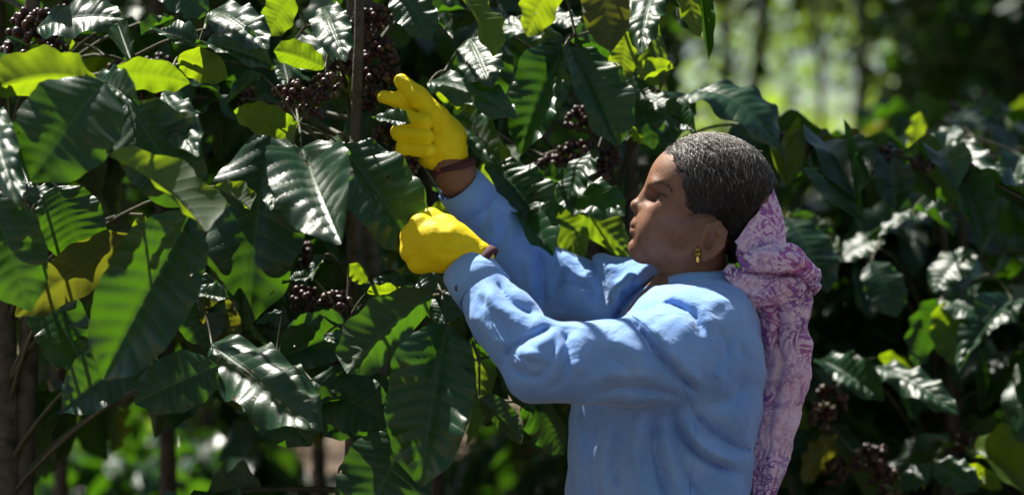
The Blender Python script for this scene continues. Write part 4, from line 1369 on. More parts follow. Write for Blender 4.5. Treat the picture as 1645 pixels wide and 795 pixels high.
g9 = np.random.default_rng(9)
nst = 9000
start = fc[pool[g9.integers(0, len(pool), nst)]] + g9.normal(0, .002, (nst, 3))
hs_v = hair_side(hv[:, 0], hv[:, 2]) + ragged(hv[:, 1], hv[:, 2])
edge_v = hv[(hs_v > -0.0035) & (hs_v < 0.013) & (np.abs(hv[:, 1]) < 0.078) & (hv[:, 2] > Hd(0, 345)[2])]
ne = 1500
start[-ne:] = edge_v[g9.integers(0, len(edge_v), ne)] + g9.normal(0, .0008, (ne, 3))
Q = start.copy()
edge = np.clip((hair_side(Q[:, 0], Q[:, 2]) + 0.004) / 0.024, 0.04, 1)
d_init = None
sizes = g9.uniform(0.35, 1.0, nst) * mm * 0.62
sizes[:700] *= 1.9
lift = g9.uniform(-0.8, 2.4, nst) * mm * edge
steps = 17
shade_ = g9.random(nst)
TR = np.zeros((steps, nst, 3))
jit = g9.normal(0, 0.24, (nst, 3))
ph = g9.normal(0, 0.45, nst)
for s_ in range(steps):
    e = 0.0008
    d0 = hair_d(Q)
    gr = np.stack([hair_d(Q + np.eye(3)[k] * e) - d0 for k in range(3)], 1) / e
    gr /= np.linalg.norm(gr, axis=1)[:, None] + 1e-9
    if d_init is None: d_init = np.where(np.arange(nst) >= nst - ne, d0, 0.0)
    Q = Q - gr * (d0 - d_init * max(0.0, 1 - s_ / 5))[:, None]
    fl = tail_c - Q
    fl = fl - (fl * gr).sum(1)[:, None] * gr
    fl /= np.linalg.norm(fl, axis=1)[:, None] + 1e-9
    fl = fl + jit - (jit * gr).sum(1)[:, None] * gr
    sw = np.cross(fl, gr)
    w1 = 2.0 * np.sin(start[:, 1] * 120 + start[:, 2] * 50) + 1.6 * np.sin(start[:, 2] * 105 - start[:, 0] * 30)
    wv1 = np.sin(w1 + ph + s_ * 1.35); wv2 = np.cos(w1 + ph + s_ * 1.35)
    env = np.clip(s_ / 3.0, 0.2, 1) * (0.35 + 0.65 * edge)
    TR[s_] = Q + sw * (2.9 * mm * wv1 * env)[:, None] + gr * (lift + 2.6 * mm * wv2 * env + 0.9 * mm)[:, None]
    Q = Q + fl * 4.0 * mm
for k in range(nst):
    pts = [q for q in TR[:, k] if not behind_panel(q)]
    n_k = int(len(pts) * (0.35 + 0.65 * edge[k]))
    pts = pts[:max(4, n_k)]
    if len(pts) < 4: continue
    mb.tube(pts, np.linspace(1.0, 0.35, len(pts)) * sizes[k], 3)
    mb.uv[-1][:, 0] = shade_[k]
# fly-away strands against the light
for k in range(260):
    i = pool[rr.randrange(len(pool))]
    p, n_ = fc[i], fn[i]
    if n_[2] < 0.2: continue
    q = p + n_ * rr.uniform(4, 13) * mm + np.array([rr.gauss(0, 6), rr.gauss(0, 6), rr.gauss(0, 4)]) * mm
    mb.tube(bez(p, p + n_ * 9 * mm + np.array([rr.gauss(0, 5), 0, 3]) * mm, q, 5), [0.3 * mm, .3 * mm, .28 * mm, .22 * mm, .12 * mm], 3)
mb.v = [q - PO for q in mb.v]
mb.build('lock', M['hair'], hair)

# ------------------------------------------------------------------ shirt
TZ = [(425, 1092, 1160, .052), (445, 1062, 1174, .075), (460, 1040, 1190, .125), (480, 1018, 1203, .168), (510, 992, 1214, .192), (550, 962, 1225, .200), (600, 936, 1229, .200), (650, 919, 1224, .196), (700, 914, 1214, .190), (750, 911, 1206, .188), (795, 909, 1203, .190), (860, 906, 1208, .198), (960, 900, 1222, .212), (1010, 898, 1228, .215)]
tz = np.array([P(0, q[0]).z for q in TZ])[::-1]
txl = np.array([P(q[1], 0).x for q in TZ])[::-1]
txr = np.array([P(q[2], 0).x for q in TZ])[::-1]
tb = np.array([q[3] for q in TZ])[::-1]


def catm(zz, xs):
    return np.interp(zz, tz, xs)


FOLDS = [  # (points in the side view, depth mm, half-width mm, nearest y, farthest y); valleys positive, ridges negative
    # near sleeve
    ([(888, 524), (864, 536), (824, 557), (812, 580)], 13, 9, -.5, -.2), ([(812, 580), (840, 600), (868, 602), (888, 566), (893, 530)], 9, 8, -.5, -.22),
    ([(856, 560), (850, 578)], -8, 20, -.5, -.24), ([(902, 522), (912, 560), (900, 604), (876, 632)], 8, 8, -.5, -.22), ([(925, 528), (938, 566), (928, 610)], -6, 13, -.5, -.22),
    ([(795, 452), (822, 486), (868, 514)], 9, 8, -.5, -.16), ([(765, 470), (792, 508), (822, 540)], 5, 7, -.5, -.15), ([(778, 455), (806, 498), (845, 530)], -6, 11, -.5, -.16),
    ([(750, 500), (785, 530), (800, 560)], -4, 9, -.5, -.15), ([(940, 640), (1000, 622), (1060, 628), (1100, 640)], 6, 8, -.5, -.16), ([(930, 618), (1000, 600), (1060, 606)], -4, 11, -.5, -.18),
    ([(950, 560), (990, 580), (1030, 612)], 5, 8, -.5, -.18), ([(970, 538), (1020, 566), (1060, 602)], -5, 11, -.5, -.16),
    # armhole and shoulder
    ([(1010, 506), (1046, 554), (1084, 598), (1124, 634)], 13, 8, -.5, -.10), ([(1030, 506), (1066, 550), (1104, 594), (1142, 626)], -7, 12, -.5, -.08),
    ([(1049, 482), (1086, 491), (1118, 513), (1128, 545)], 7, 8, -.5, -.06), ([(1060, 470), (1100, 478), (1136, 502), (1146, 540)], -5, 11, -.5, -.05),
    ([(1150, 520), (1168, 560), (1162, 610)], 5, 9, -.5, -.04), ([(1190, 540), (1196, 590), (1182, 640)], 5, 9, -.5, -.02), ([(1176, 574), (1150, 612)], -4, 10, -.5, -.04),
    # side and back
    ([(1078, 650), (1097, 701), (1134, 739), (1196, 766)], 13, 8, -.5, -.02), ([(1094, 662), (1118, 704), (1152, 730), (1204, 746)], -8, 9, -.5, -.02), ([(1106, 648), (1134, 685), (1177, 715), (1212, 724)], 11, 7, -.5, -.02),
    ([(1086, 700), (1100, 760), (1126, 800), (1170, 830)], 7, 8, -.5, -.02),
    ([(1064, 664), (1074, 730), (1096, 790), (1130, 840)], -8, 11, -.5, -.04), ([(1050, 660), (1052, 720), (1068, 790), (1090, 850)], 9, 8, -.5, -.04), ([(1028, 664), (1022, 730), (1034, 800)], -5, 12, -.5, -.04),
    ([(1000, 668), (990, 730), (998, 810)], 6, 8, -.5, -.04), ([(965, 672), (952, 740), (958, 820)], 6, 8, -.5, -.02), ([(982, 672), (970, 740), (976, 820)], -4, 10, -.5, -.02), ([(935, 668), (928, 730), (930, 810)], -4, 8, -.5, 0),
    # far sleeve
    ([(862, 396), (872, 440), (874, 500)], 11, 8, .0, .3), ([(846, 400), (852, 440), (850, 490)], -6, 11, .0, .3), ([(872, 484), (908, 450), (944, 462), (960, 500)], 9, 8, .0, .3), ([(937, 398), (960, 440), (970, 505)], 11, 8, .0, .3),
    ([(955, 404), (984, 440), (990, 500)], -7, 11, -.02, .3), ([(905, 400), (912, 430), (905, 480)], -6, 10, .0, .3), ([(820, 350), (806, 388), (790, 412)], 7, 8, .0, .3), ([(785, 320), (778, 352), (760, 380)], 5, 7, .0, .3), ([(800, 335), (792, 370), (775, 398)], -4, 9, .0, .3),
    ([(1050, 444), (1012, 478), (984, 518)], 20, 10, -.06, .3), ([(1030, 436), (1000, 462), (984, 492)], -7, 11, -.02, .3),
]


def shirt_sdf(G):
    X, Y, Z = G
    xl, xr, b = catm(Z, txl), catm(Z, txr), catm(Z, tb)
    a = (xr - xl) / 2; cx = (xl + xr) / 2
    k = np.sqrt(((X - cx) / a) ** 2 + (np.abs(Y) / b) ** 2.3)
    d = (k - 1) * np.minimum(a, b) * 0.85
    # near arm
    n1 = s_chain(G, [P(1105, 560, -0.10), P(1060, 578, -0.185), el_n], [0.086, 0.069, 0.057], 0.03)
    n2 = s_chain(G, [el_n, P(812, 516, -0.25), wr_n], [0.058, 0.047, 0.036], 0.02)
    n = smin(n1, n2, 0.018)
    d = smin(d, n, 0.022)
    f1 = s_chain(G, [P(1085, 500, 0.08), sh_f, el_f], [0.085, 0.066, 0.053], 0.03)
    f2 = s_chain(G, [el_f, P(805, 372, 0.155), P(741, 300, 0.105)], [0.055, 0.046, 0.037], 0.02)
    fa = smin(f1, f2, 0.018)
    d = smin(d, fa, 0.022)
    kk = 1000.0 * CAM_D / (CAM_D + Y)
    U = X * kk + 822.5; V = 397.5 - (Z - CAM_Z) * kk
    band_ = np.abs(d) < 0.045
    for pts, dep, wid, y0_, y1_ in FOLDS:
        pp = catmull(np.array(pts, float), 5) if len(pts) > 2 else np.array(pts, float)
        m3 = wid * 3.2
        sel = band_ & (U > pp[:, 0].min() - m3) & (U < pp[:, 0].max() + m3) & (V > pp[:, 1].min() - m3) & (V < pp[:, 1].max() + m3) & (Y > y0_) & (Y < y1_)
        uu, vv = U[sel], V[sel]
        best = np.full(uu.shape, 1e9, np.float32); tt = np.zeros(uu.shape, np.float32)
        for q in range(len(pp) - 1):
            ax, ay = pp[q]; dx, dy = pp[q + 1] - pp[q]
            t = np.clip(((uu - ax) * dx + (vv - ay) * dy) / (dx * dx + dy * dy + 1e-9), 0, 1)
            r2 = (uu - ax - t * dx) ** 2 + (vv - ay - t * dy) ** 2
            nr = r2 < best
            best = np.where(nr, r2, best); tt = np.where(nr, (q + t) / (len(pp) - 1), tt)
        r_ = np.sqrt(best)
        fade = np.clip(np.minimum(tt, 1 - tt) * 5, 0.15, 1)
        d[sel] += dep * 0.0013 * fade * (np.exp(-r_ / (wid * 0.75)) if dep > 0 else np.exp(-(r_ / wid) ** 2))
    for (cx_, cy_, cd_), nf, am, r0, rw, ymx, ph_ in (((1085, 640, -.17), 9, .0040, .10, .085, .02, .3), ((905, 515, -.30), 9, .0025, .055, .045, -.12, 1.0), ((930, 500, .12), 8, .003, .06, .05, .9, .2), ((1030, 500, -.05), 9, .0025, .06, .05, .06, .9)):
        c_ = P(cx_, cy_, cd_)
        dx_, dz_ = X - c_.x, Z - c_.z
        rr_ = np.sqrt(dx_ ** 2 + dz_ ** 2 + 0.5 * (Y - c_.y) ** 2)
        th_ = np.arctan2(dz_, dx_)
        ridge = 1 - 2 * np.abs(np.sin(th_ * nf / 2 + ph_ + 0.8 * np.sin(rr_ * 30 + ph_ * 3)))
        wgt = np.exp(-((rr_ - r0) / rw) ** 2) * np.clip((rr_ - 0.022) / 0.05, 0, 1) * (0.6 + 0.4 * np.sin(th_ * 2.0 + ph_ * 5))
        wgt = np.where(Y < ymx if cd_ < 0.1 else Y > 0.0, wgt, 0)
        d += am * ridge * wgt
    u = X * 0.8 + Z * 0.6; w_ = Z * 0.8 - X * 0.6
    d += 0.0024 * np.sin(u * 62 + 2.2 * np.sin(w_ * 23 + Y * 15) + Y * 20) * np.sin(w_ * 31 + Y * 26 + 1.4 * np.sin(u * 17))
    d += 0.0010 * np.sin(u * 140 + 3 * np.sin(w_ * 40 + Y * 33)) * np.sin(w_ * 77 + Y * 51)
    # open ends: neck, cuffs, hem
    def cut(d, p, axis, rad):
        axis = np.array(tuple(axis)); axis = axis / np.linalg.norm(axis)
        pl = (X - p[0]) * axis[0] + (Y - p[1]) * axis[1] + (Z - p[2]) * axis[2]
        near = np.sqrt((X - p[0]) ** 2 + (Y - p[1]) ** 2 + (Z - p[2]) ** 2) < rad
        return np.where(near, np.maximum(d, pl), d)
    d = cut(d, wr_n, wr_n - P(812, 516, -0.25), 0.075)
    d = cut(d, P(741, 300, .105), P(741, 300, .105) - P(805, 372, .155), 0.075)
    d = cut(d, P(1118, 448, 0), (-0.15, 0, 1), 0.11)
    d = np.maximum(d, P(0, 985).z - Z)
    return d


lo = (P(705, 0).x, -0.40, P(0, 1000).z); hi = (0.44, 0.34, P(0, 262).z)
G = grid(lo, hi, 0.0038)
v, f = surface_nets(shirt_sdf(G), lo, 0.0038)
v = smooth_mesh(v, f, 1, 0.5)
shirt = pbuild('shirt', v, f, M['shirt'])


def band(name, c, axis, r0, r1, length, mat, parent, squash=1.0, thick=0.0025, n=28, wob=0.0, seed=0):
    """a short open cloth ring round an axis, with thickness"""
    axis = np.array(tuple(axis), float); axis /= np.linalg.norm(axis)
    a = np.cross(axis, (0, 1, 0.1)); a /= np.linalg.norm(a); b = np.cross(axis, a)
    r = random.Random(seed); ph = r.uniform(0, 6)
    rows = []
    prof = [(0, r0), (length * .5, (r0 + r1) / 2 + 0.001), (length, r1), (length, r1 - thick), (length * .5, (r0 + r1) / 2 - thick), (0, r0 - thick)]
    for h_, rad in prof:
        for k in range(n):
            t_ = 6.2832 * k / n
            rk = rad * (1 + wob * math.sin(3 * t_ + ph) + wob * 0.6 * math.sin(5 * t_ + 2 * ph))
            rows.append(np.array(tuple(c)) + axis * h_ + a * math.cos(t_) * rk + b * math.sin(t_) * rk * squash)
    ff = []
    for i in range(6):
        for k in range(n):
            ff.append([i * n + k, i * n + (k + 1) % n, ((i + 1) % 6) * n + (k + 1) % n, ((i + 1) % 6) * n + k])
    return pbuild(name, np.array(rows), np.array(ff)[:, ::-1], mat, parent)


axn = (wr_n - P(812, 516, -0.25)); axf = (P(741, 300, .105) - P(805, 372, .155))
cuff_n = band('cuff', wr_n - axn.normalized() * 0.046, axn, 0.0445, 0.0405, 0.056, M['shirt'], shirt, 0.95, wob=0.02)
cuff_f = band('cuff', P(741, 300, .105) - axf.normalized() * 0.04, axf, 0.043, 0.040, 0.048, M['shirt'], shirt, 0.95, wob=0.02, seed=3)
for q in ((737, 463, -.232), (751, 456, -.236)):
    bp = P(*q)
    band('button', bp, (-0.2, -1, 0.15), 0.006, 0.0052, 0.003, M['skirt'], shirt, 1.0, 0.004, 12)
# collar: a low stand round the neck and two flaps folded over
mb_rows = []
nC = 40
prof = [(0.000, 0.002), (0.020, 0.0), (0.030, 0.004), (0.026, 0.012), (0.004, 0.024), (-0.012, 0.030), (-0.012, 0.026), (0.004, 0.018), (0.02, 0.007)]
for k in range(nC):
    t_ = 6.2832 * k / nC
    for (h_, o_) in prof:
        rx, ry = 0.056 + o_, 0.056 + o_
        c0 = Hd(1117, 447)
        front = max(0.0, -math.cos(t_))
        mb_rows.append(c0 + np.array([math.cos(t_) * rx - 0.006 * front, math.sin(t_) * ry, h_ - 0.020 + 0.010 * math.cos(t_) - 0.012 * front * (o_ > 0.01) + 0.003 * math.sin(3 * t_ + 1)]))
npf = len(prof)
ff = [[k * npf + i, ((k + 1) % nC) * npf + i, ((k + 1) % nC) * npf + (i + 1) % npf, k * npf + (i + 1) % npf] for k in range(nC) for i in range(npf)]
pbuild('collar', np.array(mb_rows), np.array(ff), M['shirt'], shirt)

# seams, laid on the cloth
from mathutils.bvhtree import BVHTree
bvh = BVHTree.FromPolygons([tuple(q) for q in v], [tuple(q) for q in f])
for line in ([(1003, 500), (1030, 516), (1052, 538), (1074, 572), (1092, 610), (1110, 645)], [(1112, 648), (1118, 700), (1112, 760), (1106, 830)], [(790, 520), (815, 556), (845, 590)]):
    pts = []
    for (px, py) in catmull(line, 10):
        o_ = Vector((0, -CAM_D, CAM_Z)); d_ = (P(px, py, 0) - o_).normalized()
        hit = bvh.ray_cast(o_, d_)
        if hit[0] is not None: pts.append(np.array(hit[0] + hit[1] * 0.0004) - PO)
    if len(pts) > 5:
        mb = MB(); mb.tube(pts, 0.0011, 5); mb.build('seam', M['shirt'], shirt)
# skirt below the frame
rows, nS = [], 48
for h_, ra, rb in ((0.95, .145, .185), (0.85, .165, .205), (0.6, .185, .22), (0.3, .205, .235), (0.06, .22, .25), (0.055, .21, .24), (0.6, .175, .21), (0.95, .135, .175)):
    for k in range(nS):
        t_ = 6.2832 * k / nS
        w_ = 1 + 0.05 * math.sin(9 * t_) * (1 - h_)
        rows.append((P(1060, 0).x + math.cos(t_) * ra * w_, math.sin(t_) * rb * w_, h_))
ff = [[i * nS + k, i * nS + (k + 1) % nS, (i + 1) * nS + (k + 1) % nS, (i + 1) * nS + k] for i in range(7) for k in range(nS)]
pbuild('skirt', np.array(rows), np.array(ff)[:, ::-1], M['skirt'])

# ------------------------------------------------------------------ gloves
def glove_far(G):
    Y0 = 0.100
    pal = s_chain(G, [P(724, 256, Y0), P(714, 234, Y0), P(700, 208, Y0 + .004)], [0.028, 0.033, 0.030], 0.02)
    pal = smin(pal, s_cap(G, P(722, 215, Y0), P(690, 250, Y0 - .004), 0.022, 0.020), 0.02)
    d = pal
    # thumb, raised
    d = smin(d, s_chain(G, [P(722, 224, Y0 - .012), P(703, 190, Y0 - .02), P(672, 157, Y0 - .024), P(645, 131, Y0 - .02)], [0.021, 0.0185, 0.0165, 0.0125], 0.01), 0.010)
    # index, closing on the thumb
    d = smin(d, s_chain(G, [P(700, 196, Y0 + .006), P(668, 178, Y0 - .004), P(640, 161, Y0 - .016), P(616, 156, Y0 - .024)], [0.0165, 0.0155, 0.013, 0.0105], 0.006), 0.006)
    # three curled fingers
    for (kx, ky, bx, by, tx, ty, r0) in ((694, 203, 643, 188, 678, 196, .0150), (697, 224, 640, 212, 680, 219, .0150), (700, 244, 647, 237, 684, 242, .0140)):
        fg = s_chain(G, [P(kx, ky, Y0 + .004), P(bx + 6, by, Y0 + .002), P(bx + 2, by + 1, Y0 - .026), P(tx + 6, ty, Y0 - .042)], [r0 + .001, r0, r0 - .001, r0 - .002], 0.006)
        d = smin(d, fg, 0.0012)
    X, Y, Z = G
    for pts, dep, wid in (([(738, 238, .07), (715, 244, .068), (692, 262, .07)], .0022, .004), ([(735, 255, .07), (712, 258, .068), (700, 268, .07)], .0018, .004), ([(716, 205, .08), (700, 212, .06), (690, 222, .06)], .002, .005), ([(690, 168, .07), (676, 178, .06)], .0016, .004)):
        d += dep * np.exp(-(s_line(G, [P(*q) for q in pts]) / wid) ** 2)
    d += 0.0005 * np.sin(X * 130 + Z * 90 + 2 * np.sin(Z * 60)) * np.sin(Z * 150 - X * 60)
    return d


def glove_near(G):
    Y0 = -0.175
    d = s_chain(G, [P(766, 414, Y0 - .010), P(722, 396, Y0 - .004), P(690, 386, Y0)], [0.027, 0.036, 0.034], 0.02)
    ks = ((676, 362, .017), (663, 380, .018), (663, 402, .018), (674, 422, .016))
    for i, (kx, ky, r0) in enumerate(ks):
        d = smin(d, s_cap(G, P(735, 398 + i * 6, Y0 - .004), P(kx, ky, Y0), 0.019, r0), 0.009)
        fg = s_chain(G, [P(kx, ky, Y0), P(kx - 4, ky + 1, Y0 + .028), P(kx + 12, ky - 2, Y0 + .055), P(kx + 38, ky - 4, Y0 + .058)], [r0, r0 - .002, r0 - .004, r0 - .006], 0.006)
        d = smin(d, fg, 0.006)
    d = smin(d, s_chain(G, [P(742, 392, Y0 + .012), P(716, 366, Y0 + .024), P(692, 352, Y0 + .034), P(672, 353, Y0 + .044)], [0.022, 0.0185, 0.0155, 0.011], 0.01), 0.012)
    X, Y, Z = G
    for pts, dep, wid in (([(758, 390, -.21), (735, 392, -.215), (712, 384, -.213)], .003, .005), ([(762, 402, -.215), (740, 408, -.22), (712, 406, -.216)], .0026, .005), ([(755, 425, -.21), (730, 426, -.215), (705, 428, -.213)], .0026, .005), ([(700, 362, -.2), (690, 385, -.215), (692, 410, -.215)], -.002, .008), ([(722, 366, -.2), (716, 385, -.215)], .002, .005)):
        d += dep * np.exp(-(s_line(G, [P(*q) for q in pts]) / wid) ** 2)
    d += 0.0006 * np.sin(X * 110 + Z * 80 + 2 * np.sin(Z * 50)) * np.sin(Z * 130 - X * 50 + Y * 60)
    return d


for fn_, box, hem_c, hem_ax, hem_r in (
        (glove_far, ((590, 305, .03), (760, 100, .16)), P(727, 261, .100), P(741, 300, .105) - P(728, 262, .1), 0.0360),
        (glove_near, ((625, 465, -.24), (800, 320, -.08)), P(772, 417, -.188), P(790, 432, -.19) - P(758, 410, -.185), 0.0275)):
    a_, b_ = P(*box[0]), P(*box[1])
    lo = np.minimum(tuple(a_), tuple(b_)) - 0.01; hi = np.maximum(tuple(a_), tuple(b_)) + 0.01
    G = grid(lo, hi, 0.0019)
    v, f = surface_nets(fn_(G), lo, 0.0019)
    v = smooth_mesh(v, f, 1, 0.4)
    g_ = pbuild('glove', v, f, M['glove'])
    band('hem', hem_c, hem_ax, hem_r, hem_r + 0.001, 0.014, M['glovehem'], g_, 0.95, 0.003, 24)
# bangles on the far wrist
for t_ in (0.52, 0.8):
    c = P(731, 270, .100).lerp(P(741, 300, .105), t_)
    band('bangle', c, axf, 0.0345, 0.0345, 0.004, M['bangle'], person, 0.95, 0.004, 24)

# ------------------------------------------------------------------ headscarf
def sheet(name, Pts, mat, parent, thick=0.003):
    n_, m_ = Pts.shape[:2]
    V = Pts.reshape(-1, 3)
    i, j = np.meshgrid(np.arange(n_ - 1), np.arange(m_ - 1), indexing='ij')
    F = np.stack([i * m_ + j, (i + 1) * m_ + j, (i + 1) * m_ + j + 1, i * m_ + j + 1], -1).reshape(-1, 4)
    o = pbuild(name, V, F, mat, parent)
    if thick:
        sm_ = o.modifiers.new('thickness', 'SOLIDIFY'); sm_.thickness = thick; sm_.offset = 0
    return o


def sweep(path, ra, rb, lobes, n=64, seed=0, twist=0.0, width_dir=(1, 0, 0)):
    r = random.Random(seed)
    path = np.asarray(path); L = len(path)
    tan = np.gradient(path, axis=0); tan /= np.linalg.norm(tan, axis=1)[:, None]
    ph = [r.uniform(0, 6.28) for _ in lobes]; dr = [r.uniform(-1.1, 1.1) for _ in lobes]
    out_ = np.zeros((L, n + 1, 3))
    wd = np.array(width_dir, float)
    for i in range(L):
        a = wd - tan[i] * (wd @ tan[i]); a /= np.linalg.norm(a)
        b = np.cross(tan[i], a)
        s_ = i / (L - 1)
        th = np.linspace(0, 2 * math.pi, n + 1)
        k = np.ones(n + 1)
        for (m_, am), p_, dd in zip(lobes, ph, dr):
            k = k + am * np.abs(np.sin(m_ * th / 2 + p_ + dd * s_ + 0.3 * math.sin(4 * s_ + p_))) - am * 0.6
        out_[i] = path[i] + (np.cos(th) * k * ra[i])[:, None] * a + (np.sin(th) * k * rb[i])[:, None] * b
    return out_


def crumple(S, ph_, k=1.0):
    q = S.copy()
    for fr, am in ((70, .0055), (125, .0030), (230, .0014)):
        for ax in range(3):
            a1, a2 = (ax + 1) % 3, (ax + 2) % 3
            S[..., ax] += k * am * np.sin(q[..., a1] * fr + ph_ * 1.7 + ax + 1.5 * np.sin(q[..., a2] * fr * 0.7 + ph_)) * np.sin(q[..., a2] * fr * 0.8 + 2.3 * ax)


scarf = empty('headscarf'); scarf.parent = person
# the panel over the back of the head
na, nb = 60, 26
panel = np.zeros((na, nb, 3))
for ia in range(na):
    a = ia / (na - 1)                     # from the near lower corner over the back to the far one
    th = (a - 0.5) * 2
    for ib in range(nb):
        b = ib / (nb - 1)
        e = abs(th) ** 1.15
        top = (1243 - 70 * e, 302 + 86 * e); bot = (1260 - 82 * e ** 1.3, 398 + 8 * e)
        x_, y_ = top[0] + (bot[0] - top[0]) * b, top[1] + (bot[1] - top[1]) * b
        w_ = 80 * math.sin(th * 1.25) / math.sin(1.25) * (1 - 0.10 * b)
        fold_ = 2.6 * math.sin(a * 62 + b * 5) * (0.2 + b) + 1.5 * math.sin(a * 33 - b * 3)
        x_ += fold_ * (1 - 0.5 * e) + 3 * math.sin(math.pi * b)
        w_ += -np.sign(th) * (-fold_) * e * 0.8 - math.sin(math.pi * b) * 3 * (-np.sign(th)) * e
        panel[ia, ib] = Hd(x_, y_, w_)
sheet('panel', panel, M['scarf'], scarf)
# hem rolled along the panel's upper edge
# the gathered roll below it
path = catmull([Hd(1182, 424, -58), Hd(1208, 417, -66), Hd(1246, 417, -62), Hd(1280, 430, -46), Hd(1288, 452, -30), Hd(1266, 470, -26), Hd(1238, 476, -40)], 8)
L = len(path); s_ = np.linspace(0, 1, L)
ra = (8 + 14 * np.sin(math.pi * np.clip(s_ * 1.05 + 0.06, 0, 1)) ** 0.7) * mm
S1 = sweep(path, ra * 0.95, ra * 1.2, [(5, .22), (9, .16), (14, .08)], 72, 3, 0, (0, 0, 1))
crumple(S1, 1); sheet('roll', S1, M['scarf'], scarf)
path = catmull([Hd(1184, 428, -52), Hd(1182, 446, -58), Hd(1200, 464, -62), Hd(1232, 468, -58), Hd(1262, 460, -52), Hd(1282, 446, -40)], 8)
L = len(path); s_ = np.linspace(0, 1, L)
ra = (7 + 15 * np.sin(math.pi * np.clip(s_ * 0.9 + 0.08, 0, 1)) ** 0.7) * mm
S2 = sweep(path, ra, ra * 1.1, [(4, .25), (7, .2), (13, .1)], 72, 5, 0, (0, 0, 1))
crumple(S2, 2); sheet('roll', S2, M['scarf'], scarf)
path = catmull([Hd(1200, 436, 10), Hd(1232, 430, 10), Hd(1268, 438, 0), Hd(1264, 462, -10), Hd(1222, 460, 0)], 8)
L = len(path); s_ = np.linspace(0, 1, L)
S3 = sweep(path, np.full(L, 28 * mm), np.full(L, 40 * mm), [(5, .2), (8, .15)], 60, 8, 0, (0, 0, 1))
crumple(S3, 3); sheet('roll', S3, M['scarf'], scarf)
# the tail hanging down the back
KT = [(1232, 448, 44, 40), (1252, 488, 41, 36), (1260, 525, 35, 34), (1262, 560, 36, 32), (1257, 600, 35, 30), (1252, 650, 34, 28), (1241, 700, 31, 26), (1232, 750, 25, 22), (1226, 790, 16, 18), (1224, 812, 11, 12)]
path = catmull([Hd(q[0], q[1], -14 - 3 * math.sin(i_)) for i_, q in enumerate(KT)], 9)
L = len(path)
ra = np.interp(np.linspace(0, 9, L), range(10), [q[2] for q in KT]) * mm * 0.92
rb = np.interp(np.linspace(0, 9, L), range(10), [q[3] for q in KT]) * mm
S4 = sweep(path, ra, rb, [(5, .34), (9, .20), (15, .06)], 110, 21, 0, (1, 0, 0))
for i_ in range(L):
    S4[i_] += (0.0025 * math.sin(i_ * 0.22)) * np.array([1, 0, 0])
crumple(S4, 4, 0.6); sheet('tail', S4, M['scarf'], scarf)
# fringe
mb = MB(); rr = random.Random(3)
for k in range(60):
    p = Hd(1224 + rr.uniform(-14, 16), 806 + rr.uniform(-8, 6), -14 + rr.uniform(-12, 12))
    mb.tube([p, p + np.array([rr.gauss(0, 2) * mm, rr.gauss(0, 2) * mm, -12 * mm]), p + np.array([rr.gauss(0, 5) * mm, rr.gauss(0, 5) * mm, -26 * mm])], [.7 * mm, .6 * mm, .3 * mm], 3)
mb.v = [q - PO for q in mb.v]; mb.build('fringe', M['scarf'], scarf)

# ------------------------------------------------------------------ the leaves seen one by one, each on its twig
def nearest_branch(plant_, p):
    """the plant's branch or stem vertex that lies closest, behind the leaf"""
    best, bo = 1e9, None
    for q, o in plant_['_pts']:
        d = (q[0] - p[0]) ** 2 + (q[1] - p[1]) ** 2 + (q[2] - p[2]) ** 2
        if d < best: best, bo, bq = d, o, q
    return bo, bq


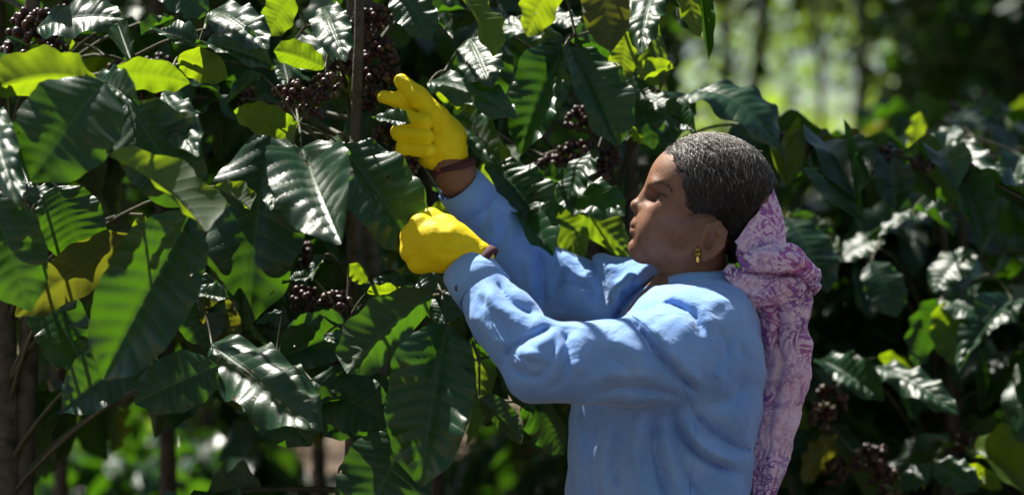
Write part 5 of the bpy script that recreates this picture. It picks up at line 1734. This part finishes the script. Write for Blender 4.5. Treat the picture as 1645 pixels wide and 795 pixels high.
HOLD = {}
HERO_OBJ = []
for key in PL:
    pl = PL[key]
    px_stem = pl.location
    # boughs that carry the leaves in front: each collects the leaf bases near it
    bases = []
    for h_ in HERO_LEAVES:
        if h_[0] == key: bases.append(P(h_[1], h_[2], h_[3]))
    for h_ in HERO_BERRIES:
        if h_[0] == key: bases.append(P(h_[1], h_[2], h_[3]))
    # cluster the bases greedily
    groups = []
    for b_ in bases:
        for g_ in groups:
            if (g_[0] - b_).length < 0.13: g_.append(b_); break
        else: groups.append([b_])
    for g_ in groups:
        c_ = sum(g_, Vector()) / len(g_)
        zs = max(0.5, c_.z - 0.10 - 0.25 * (Vector((c_.x, c_.y)) - Vector((px_stem.x, px_stem.y))).length)
        s0 = Vector((px_stem.x, px_stem.y, zs))
        mid_ = (s0 + c_) / 2 + Vector((0, 0.06, 0.10))
        mb = MB()
        mb.tube(bez(s0 - px_stem, mid_ - px_stem, c_ - px_stem, 10), np.linspace(.0048, .0024, 10), 6)
        for b_ in g_:
            if (b_ - c_).length > 0.004:
                mb.tube(bez(c_ - px_stem, (c_ + b_) / 2 - px_stem + Vector((0, .01, .012)), b_ - px_stem, 5), np.linspace(.0028, .0016, 5), 5)
        bo = mb.build('branch', M['twig'], pl)
        for b_ in g_: HOLD[key, tuple(b_)] = bo
for n_, (key, bx, by, bd, tx, ty, td, wpx, hint, bend, var, mt, sunlit) in enumerate(HERO_LEAVES):
    pl = PL[key]
    b_, t_ = P(bx, by, bd), P(tx, ty, td)
    bo = HOLD[key, tuple(b_)]
    o = link('leaf', leaf_mesh('hero', (bend, var), mt), bo)
    w_ = wpx / 1000 * (CAM_D + bd) / CAM_D
    m_ = leaf_matrix(b_, t_, hint, w_ * 0.97)
    o.matrix_local = Matrix.Translation(-pl.location) @ m_
    HERO_OBJ.append((o, HERO_LEAVES[n_]))
for n_, (key, bx, by, bd, kind, sc_) in enumerate(HERO_BERRIES):
    pl = PL[key]
    b_ = P(bx, by, bd)
    if blocks_sun(b_, .03, -N_FLECKS) and bx > 700: continue
    cherries(pl, HOLD[key, tuple(b_)], b_, kind, n_, sc_ * 0.88)
# the bare upright shoot above the raised glove
mb = MB()
pl = PL['a']
mb.tube([P(570, 260, .14) - pl.location, P(573, 150, .12) - pl.location, P(577, 60, .12) - pl.location, P(578, -60, .14) - pl.location, P(582, -300, .18) - pl.location], [.0095, .009, .0085, .008, .006], 8)
mb.tube([P(572, 290, .14) - pl.location, P(571, 500, .17) - pl.location, P(570, 760, .22) - pl.location, Vector((0, -.03, .15)), Vector((0, -.02, 0))], [.0095, .011, .013, .016, .02], 8)
mb.build('stem', M['bark'], pl)
# grey trunk at the left edge
mb = MB()
pl = PL['c']
mb.tube([Vector((0, 0, -0.03)), P(12, 780, .28) - pl.location, P(10, 640, .28) - pl.location, P(4, 500, .28) - pl.location, P(-6, 300, .3) - pl.location, P(-10, 0, .3) - pl.location], [.034, .026, .023, .021, .018, .014], 12)
mb.build('stem', M['bark'], pl)
